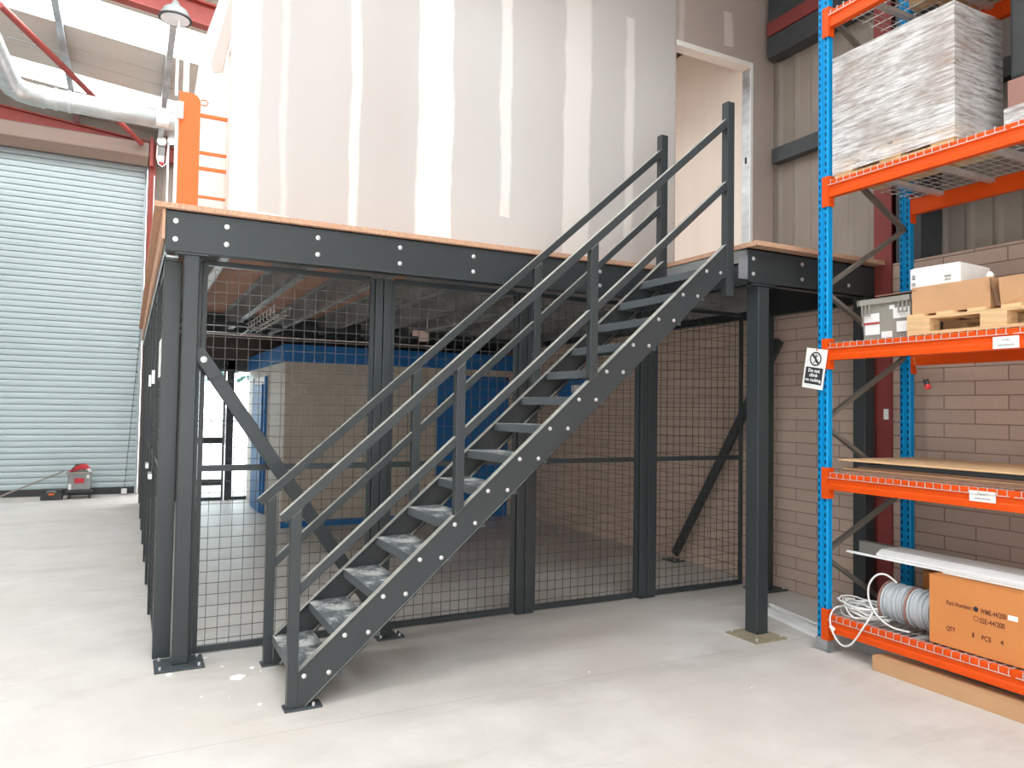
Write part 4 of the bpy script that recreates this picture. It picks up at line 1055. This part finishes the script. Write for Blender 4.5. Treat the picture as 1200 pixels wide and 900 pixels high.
for (ya, yb2, za, zb) in ((y1-0.13, y1-0.02, 0.115, 0.17), (y1-0.13, y1-0.025, 0.035, 0.10), (y0+0.01, y0+0.12, 0.125, 0.19), (y0+0.01, y0+0.10, 0.04, 0.105), (y0+0.11, y0+0.145, 0.185, 0.21), (y0+0.13, y1-0.14, 0.01, 0.05)):
    o = MB().add([(x0+0.010-za/0.25*0.012-0.003, ya, Z3+za), (x0+0.010-za/0.25*0.012-0.003, yb2, Z3+za), (x0+0.010-zb/0.25*0.012-0.003, yb2, Z3+zb), (x0+0.010-zb/0.25*0.012-0.003, ya, Z3+zb)], [(0,1,2,3)]).build('white_label', PAPER, cr)
B(x0-0.004, x0-0.002, y1-0.13, y1-0.02, Z3+0.103, Z3+0.112).build('red_tape', REDP, cr)
tag(MB().box(3.90, 4.30, -2.02, -1.74, Z3+0.272, Z3+0.276).build('brown_flap', CARD3), 'brown cardboard flap lying on the grey crate', 'flap')
# open carton with sloping sides
oc = thing('open_carton', (4.15, -2.22, ZP), 'open brown carton with flared flaps on the pallet', 'box')
m = MB()
def shell(m, x0, x1, y0, y1, z0, z1, fl, t=0.005):
    o = [(x0, y0, z0), (x1, y0, z0), (x1, y1, z0), (x0, y1, z0), (x0-fl, y0+fl*0.2, z1), (x1, y0+fl*0.2, z1), (x1, y1, z1), (x0-fl*0.5, y1, z1)]
    i = [(x0+t, y0+t, z0+t), (x1-t, y0+t, z0+t), (x1-t, y1-t, z0+t), (x0+t, y1-t, z0+t), (x0-fl+t, y0+fl*0.2+t, z1), (x1-t, y0+fl*0.2+t, z1), (x1-t, y1-t, z1), (x0-fl*0.5+t, y1-t, z1)]
    m.add(o+i, [(0,3,2,1), (0,1,5,4), (1,2,6,5), (2,3,7,6), (3,0,4,7), (4,5,13,12), (5,6,14,13), (6,7,15,14), (7,4,12,15), (8,9,13,12), (9,10,14,13), (10,11,15,14), (11,8,12,15), (8,9,10,11)])
shell(m, 3.90, 4.45, -2.445, -1.99, ZP, ZP+0.165, 0.0)
m.build('carton_body', CARD, oc)
B(3.91, 4.44, -2.435, -2.0, ZP+0.158, ZP+0.162).build('top_flap', CARD, oc)
oc2 = thing('open_carton', (4.15, -2.65, ZP), 'second open brown carton at the right end of the pallet', 'box')
m = MB(); shell(m, 3.90, 4.40, -2.95, -2.50, ZP, ZP+0.15, 0.04); m.build('carton_body', CARD, oc2)
MB().add([(3.90, -2.50, ZP), (3.93, -2.455, ZP+0.005), (3.90, -2.452, ZP+0.155), (3.86, -2.46, ZP+0.15), (3.903, -2.50, ZP+0.0), (3.933, -2.457, ZP+0.005)], [(0,1,2,3)]).build('side_flap', CARD3, oc2)
ZW = ZP+0.167
wbx = thing('white_carton', (4.25, -2.15, ZW), 'white carton tilted on the open brown carton', 'box')
m = B(3.98, 4.30, -2.23, -1.93, ZW, ZW+0.125); m.rot((3.98, -2.1, ZW), math.radians(3), 'Z'); m.build('carton_body', PAPER, wbx, 0.003)
m = B(3.99, 4.29, -2.22, -1.94, ZW+0.126, ZW+0.130); m.rot((3.98, -2.1, ZW), math.radians(3), 'Z'); m.build('lid', PAPER, wbx)
for (yy, z, h, wd) in ((-1.955, ZW+0.02, 0.02, 0.025), (-2.16, ZW+0.05, 0.012, 0.04), (-2.16, ZW+0.03, 0.008, 0.035), (-1.955, ZW+0.06, 0.03, 0.02)):
    mm = MB(); 
    for k in range(3): mm.box(3.9735, 3.974, yy-wd/2, yy+wd/2, z+k*h/3, z+k*h/3+h/6)
    mm.rot((3.98, -2.1, ZW), math.radians(3), 'Z').build('printed_mark', INK, wbx)
sc2 = carton('small_carton', 4.05, 4.35, -2.78, -2.56, ZP+0.152, ZP+0.26, CARD, 'small brown carton behind the right end of the pallet load', 'box')
bl = MB().lathe((4.15, -2.66, ZP+0.262), (4.15, -2.66, ZP+0.30), [(0, 0.05), (0.3, 0.08), (0.9, 0.10), (1, 0.10)], 20).build('plastic_bowl', WHITE, smooth=True)
tag(bl, 'translucent white plastic tub on the small carton', 'tub')
tag(MB().lathe((3.98, -2.40, ZW), (3.98, -2.40, ZW+0.04), [(0, 0.015), (0.5, 0.02), (1, 0.008)], 10).build('plastic_stopper', WHITE, smooth=True), 'small white stopper standing right of the white carton', 'stopper')
# hanging red plug
pl = thing('hanging_plug', (4.0, -2.02, 1.70), 'small red and black plug hanging on a cable from the third level', 'plug')
MB().tube(smoothp([(4.0, -1.93, 1.91), (4.0, -1.95, 1.85), (4.0, -1.985, 1.80), (4.0, -2.01, 1.765)]), 0.003, 6).build('cable', CARD3, pl)
MB().cyl((4.0, -2.008, 1.77), (4.0, -2.018, 1.74), 0.016, 12).build('black_cap', BLACK, pl); MB().cyl((4.0, -2.018, 1.739), (4.0, -2.026, 1.715), 0.018, 12).build('red_cap', REDP, pl)

# --- level 4: wrapped pallets
Z4 = LEV[3]+0.008
pallet(3.875, 4.33, -2.265, -1.46, Z4, 'pale wooden pallet on the fourth shelf under the wrapped load')
ZQ = Z4+0.127
wl = thing('wrapped_load', (4.27, -1.86, ZQ), 'large carton load wrapped in shiny clear film on the fourth shelf', 'wrapped load')
B(3.88, 4.33, -2.262, -1.465, ZQ, ZQ+0.69).build('carton_body', CARD3, wl)
m = MB(); NY = 26; NZ = 22
# a loose film skin with slight undulation
def film(parent, x0, x1, y0, y1, z0, z1, seed, cut=0.05):
    random.seed(seed); mbf = MB(); loops = []
    rows = 24; corners = [(x0, y1), (x0, y0), (x1, y0), (x1, y1)]; ring0 = []
    for k in range(4):
        a_ = Vector((*corners[k], 0)); b_ = Vector((*corners[(k+1) % 4], 0)); nn = Vector((a_-b_).cross(Vector((0, 0, 1)))).normalized()
        for i in range(10): ring0.append((a_.lerp(b_, i/10), nn, i))
    n = 40
    for r in range(rows+1):
        z = z0+(z1-z0)*r/rows
        for j_, (p, nn, i) in enumerate(ring0):
            d_ = 0.0 if i == 0 else 0.003*math.sin(r*1.7+j_*0.6)+0.002*math.sin(r*0.9-j_*1.1)
            q = p + (p-Vector(((x0+x1)/2, (y0+y1)/2, 0))).normalized()*(d_+0.005); loops.append((q.x, q.y, z))
    fs_ = []
    for r in range(rows):
        for i in range(n):
            j = (i+1) % n; fs_.append((r*n+i, r*n+j, (r+1)*n+j, (r+1)*n+i))
    mbf.add(loops, fs_); mbf.add([(x0, y0, z1+0.002), (x1, y0, z1+0.002), (x1, y1, z1+0.002), (x0, y1, z1+0.002)], [(0,1,2,3)])
    return mbf.build('stretch_film', WRAP, parent, smooth=True)
film(wl, 3.868, 4.338, -2.272, -1.453, Z4+0.03, ZQ+0.695, 1)
w2 = thing('wrapped_load', (4.4, -2.9, Z4), 'brown carton load with dark film on top, right end of fourth shelf', 'wrapped load')
B(4.12, 4.70, -3.3, -2.42, Z4, ZQ+0.22).build('carton_body', REELW, w2, 0.006)
B(4.125, 4.695, -3.29, -2.43, ZQ+0.222, ZQ+0.85).build('dark_wrap', BLACK, w2, 0.02)
film(w2, 4.112, 4.708, -3.308, -2.412, ZQ-0.08, ZQ+0.06, 2)
# --- level 5 pallets
Z5 = LEV[4]+0.008
pallet(3.95, 4.70, -2.55, -1.72, Z5, 'wooden pallet on the topmost shelf seen from below')
wl5 = carton('plain_carton', 4.0, 4.65, -2.5, -1.78, Z5+0.127, Z5+0.6, CARD3, 'plain carton on the topmost pallet', 'box')

# =================================================================== SMALL ITEMS UNDER MEZZANINE
# blue box on the block wall
bb = thing('wall_socket_box', (4.9, 3.3, 1.6), 'blue box with a small white socket mounted on the inner block wall', 'box')
B(4.84, 4.918, 2.85, 3.7, 1.70, 2.0).build('blue_panel', BLUE2, bb, 0.005)
B(4.83, 4.84, 3.15, 3.35, 1.78, 1.88).build('socket', WHITE, bb)
# cable basket hanging below joists
cbk = thing('cable_basket', (0.94, 2.9, 2.4), 'short bright wire cable basket hanging under the joists', 'cable basket')
m = MB()
random.seed(9)
for k in range(9):
    y = 2.15+k*0.2
    m.tube([(0.88, y, 2.47), (0.88, y, 2.39), (0.88, y+0.01, 2.38), (1.02, y, 2.38), (1.02, y, 2.46)], 0.0045, 5)
for x, z in ((0.88, 2.46), (0.88, 2.41), (0.92, 2.375), (0.98, 2.375), (1.02, 2.45)): m.tube([(x, 2.1, z), (x, 3.9, z)], 0.0045, 5)
m.build('wire_tray', ZINC, cbk)
MB().tube([(0.9, 3.9, 2.40), (0.85, 4.2, 2.36), (0.7, 4.3, 2.37)], 0.008, 6).build('cable_end', CABLE, cbk)
hb2 = thing('lighting_bracket', (2.6, 2.8, 2.3), 'small pale bracket and junction box hanging under the joists above the stairs', 'bracket')
MB().bar((2.48, 2.5, 2.36), (2.48, 1.7, 2.36), 0.03, 0.02).build('rail', CONDUIT, hb2)
B(2.45, 2.53, 2.52, 2.62, 2.26, 2.36).build('box', PINK, hb2)
B(2.40, 2.50, 2.62, 2.68, 2.32, 2.38).build('clip', PINK, hb2)
MB().cyl((2.48, 2.45, 2.36), (2.48, 2.45, 2.5), 0.004, 6).build('hanger', BOLT, hb2)
al = MB().lathe((2.78, yb-0.005, 1.85), (2.78, yb-0.08, 1.85), [(0, 0.06), (0.8, 0.06), (1, 0.03)], 16).build('alarm_sounder', REDP, smooth=True)
tag(al, 'small reddish round sounder on the far painted block wall', 'alarm')

# debris on the floor near the stair foot
random.seed(21)
def scrap(x, y, r, label):
    n = random.randint(5, 7); pts = [(x+r*random.uniform(0.6, 1)*math.cos(6.283*i/n), y+r*random.uniform(0.4, 0.8)*math.sin(6.283*i/n)) for i in range(n)]
    tag(MB().prism(pts, 'z', 0.0, 0.004+r*0.05).build('plaster_scrap', PAPER), label, 'scrap', 'white plaster scraps on the floor')
scrap(0.33, -0.33, 0.055, 'largest white plaster scrap on the floor by the left column')
scrap(-0.02, -0.12, 0.03, 'white plaster scrap at the left column base plate')
CR = ['right of the biggest scrap', 'between the column and the biggest scrap', 'just behind the left column base plate', 'at the far stair foot', 'in front of the near stair foot', 'left of the stair foot, nearest the viewer', 'left of the stair foot', 'in the shade behind the stairs', 'in the open middle of the floor', 'nearest the viewer']
for k_, (x, y, r) in enumerate(((0.42, -0.20, 0.02), (0.27, -0.1, 0.012), (0.19, 0.10, 0.012), (0.46, -0.28, 0.012), (0.38, -0.78, 0.02), (0.12, -0.55, 0.010), (0.25, -0.62, 0.008), (2.2, -1.1, 0.008), (2.9, -1.7, 0.010), (1.2, -2.0, 0.008))):
    scrap(x, y, r, 'tiny white plaster crumb '+CR[k_])
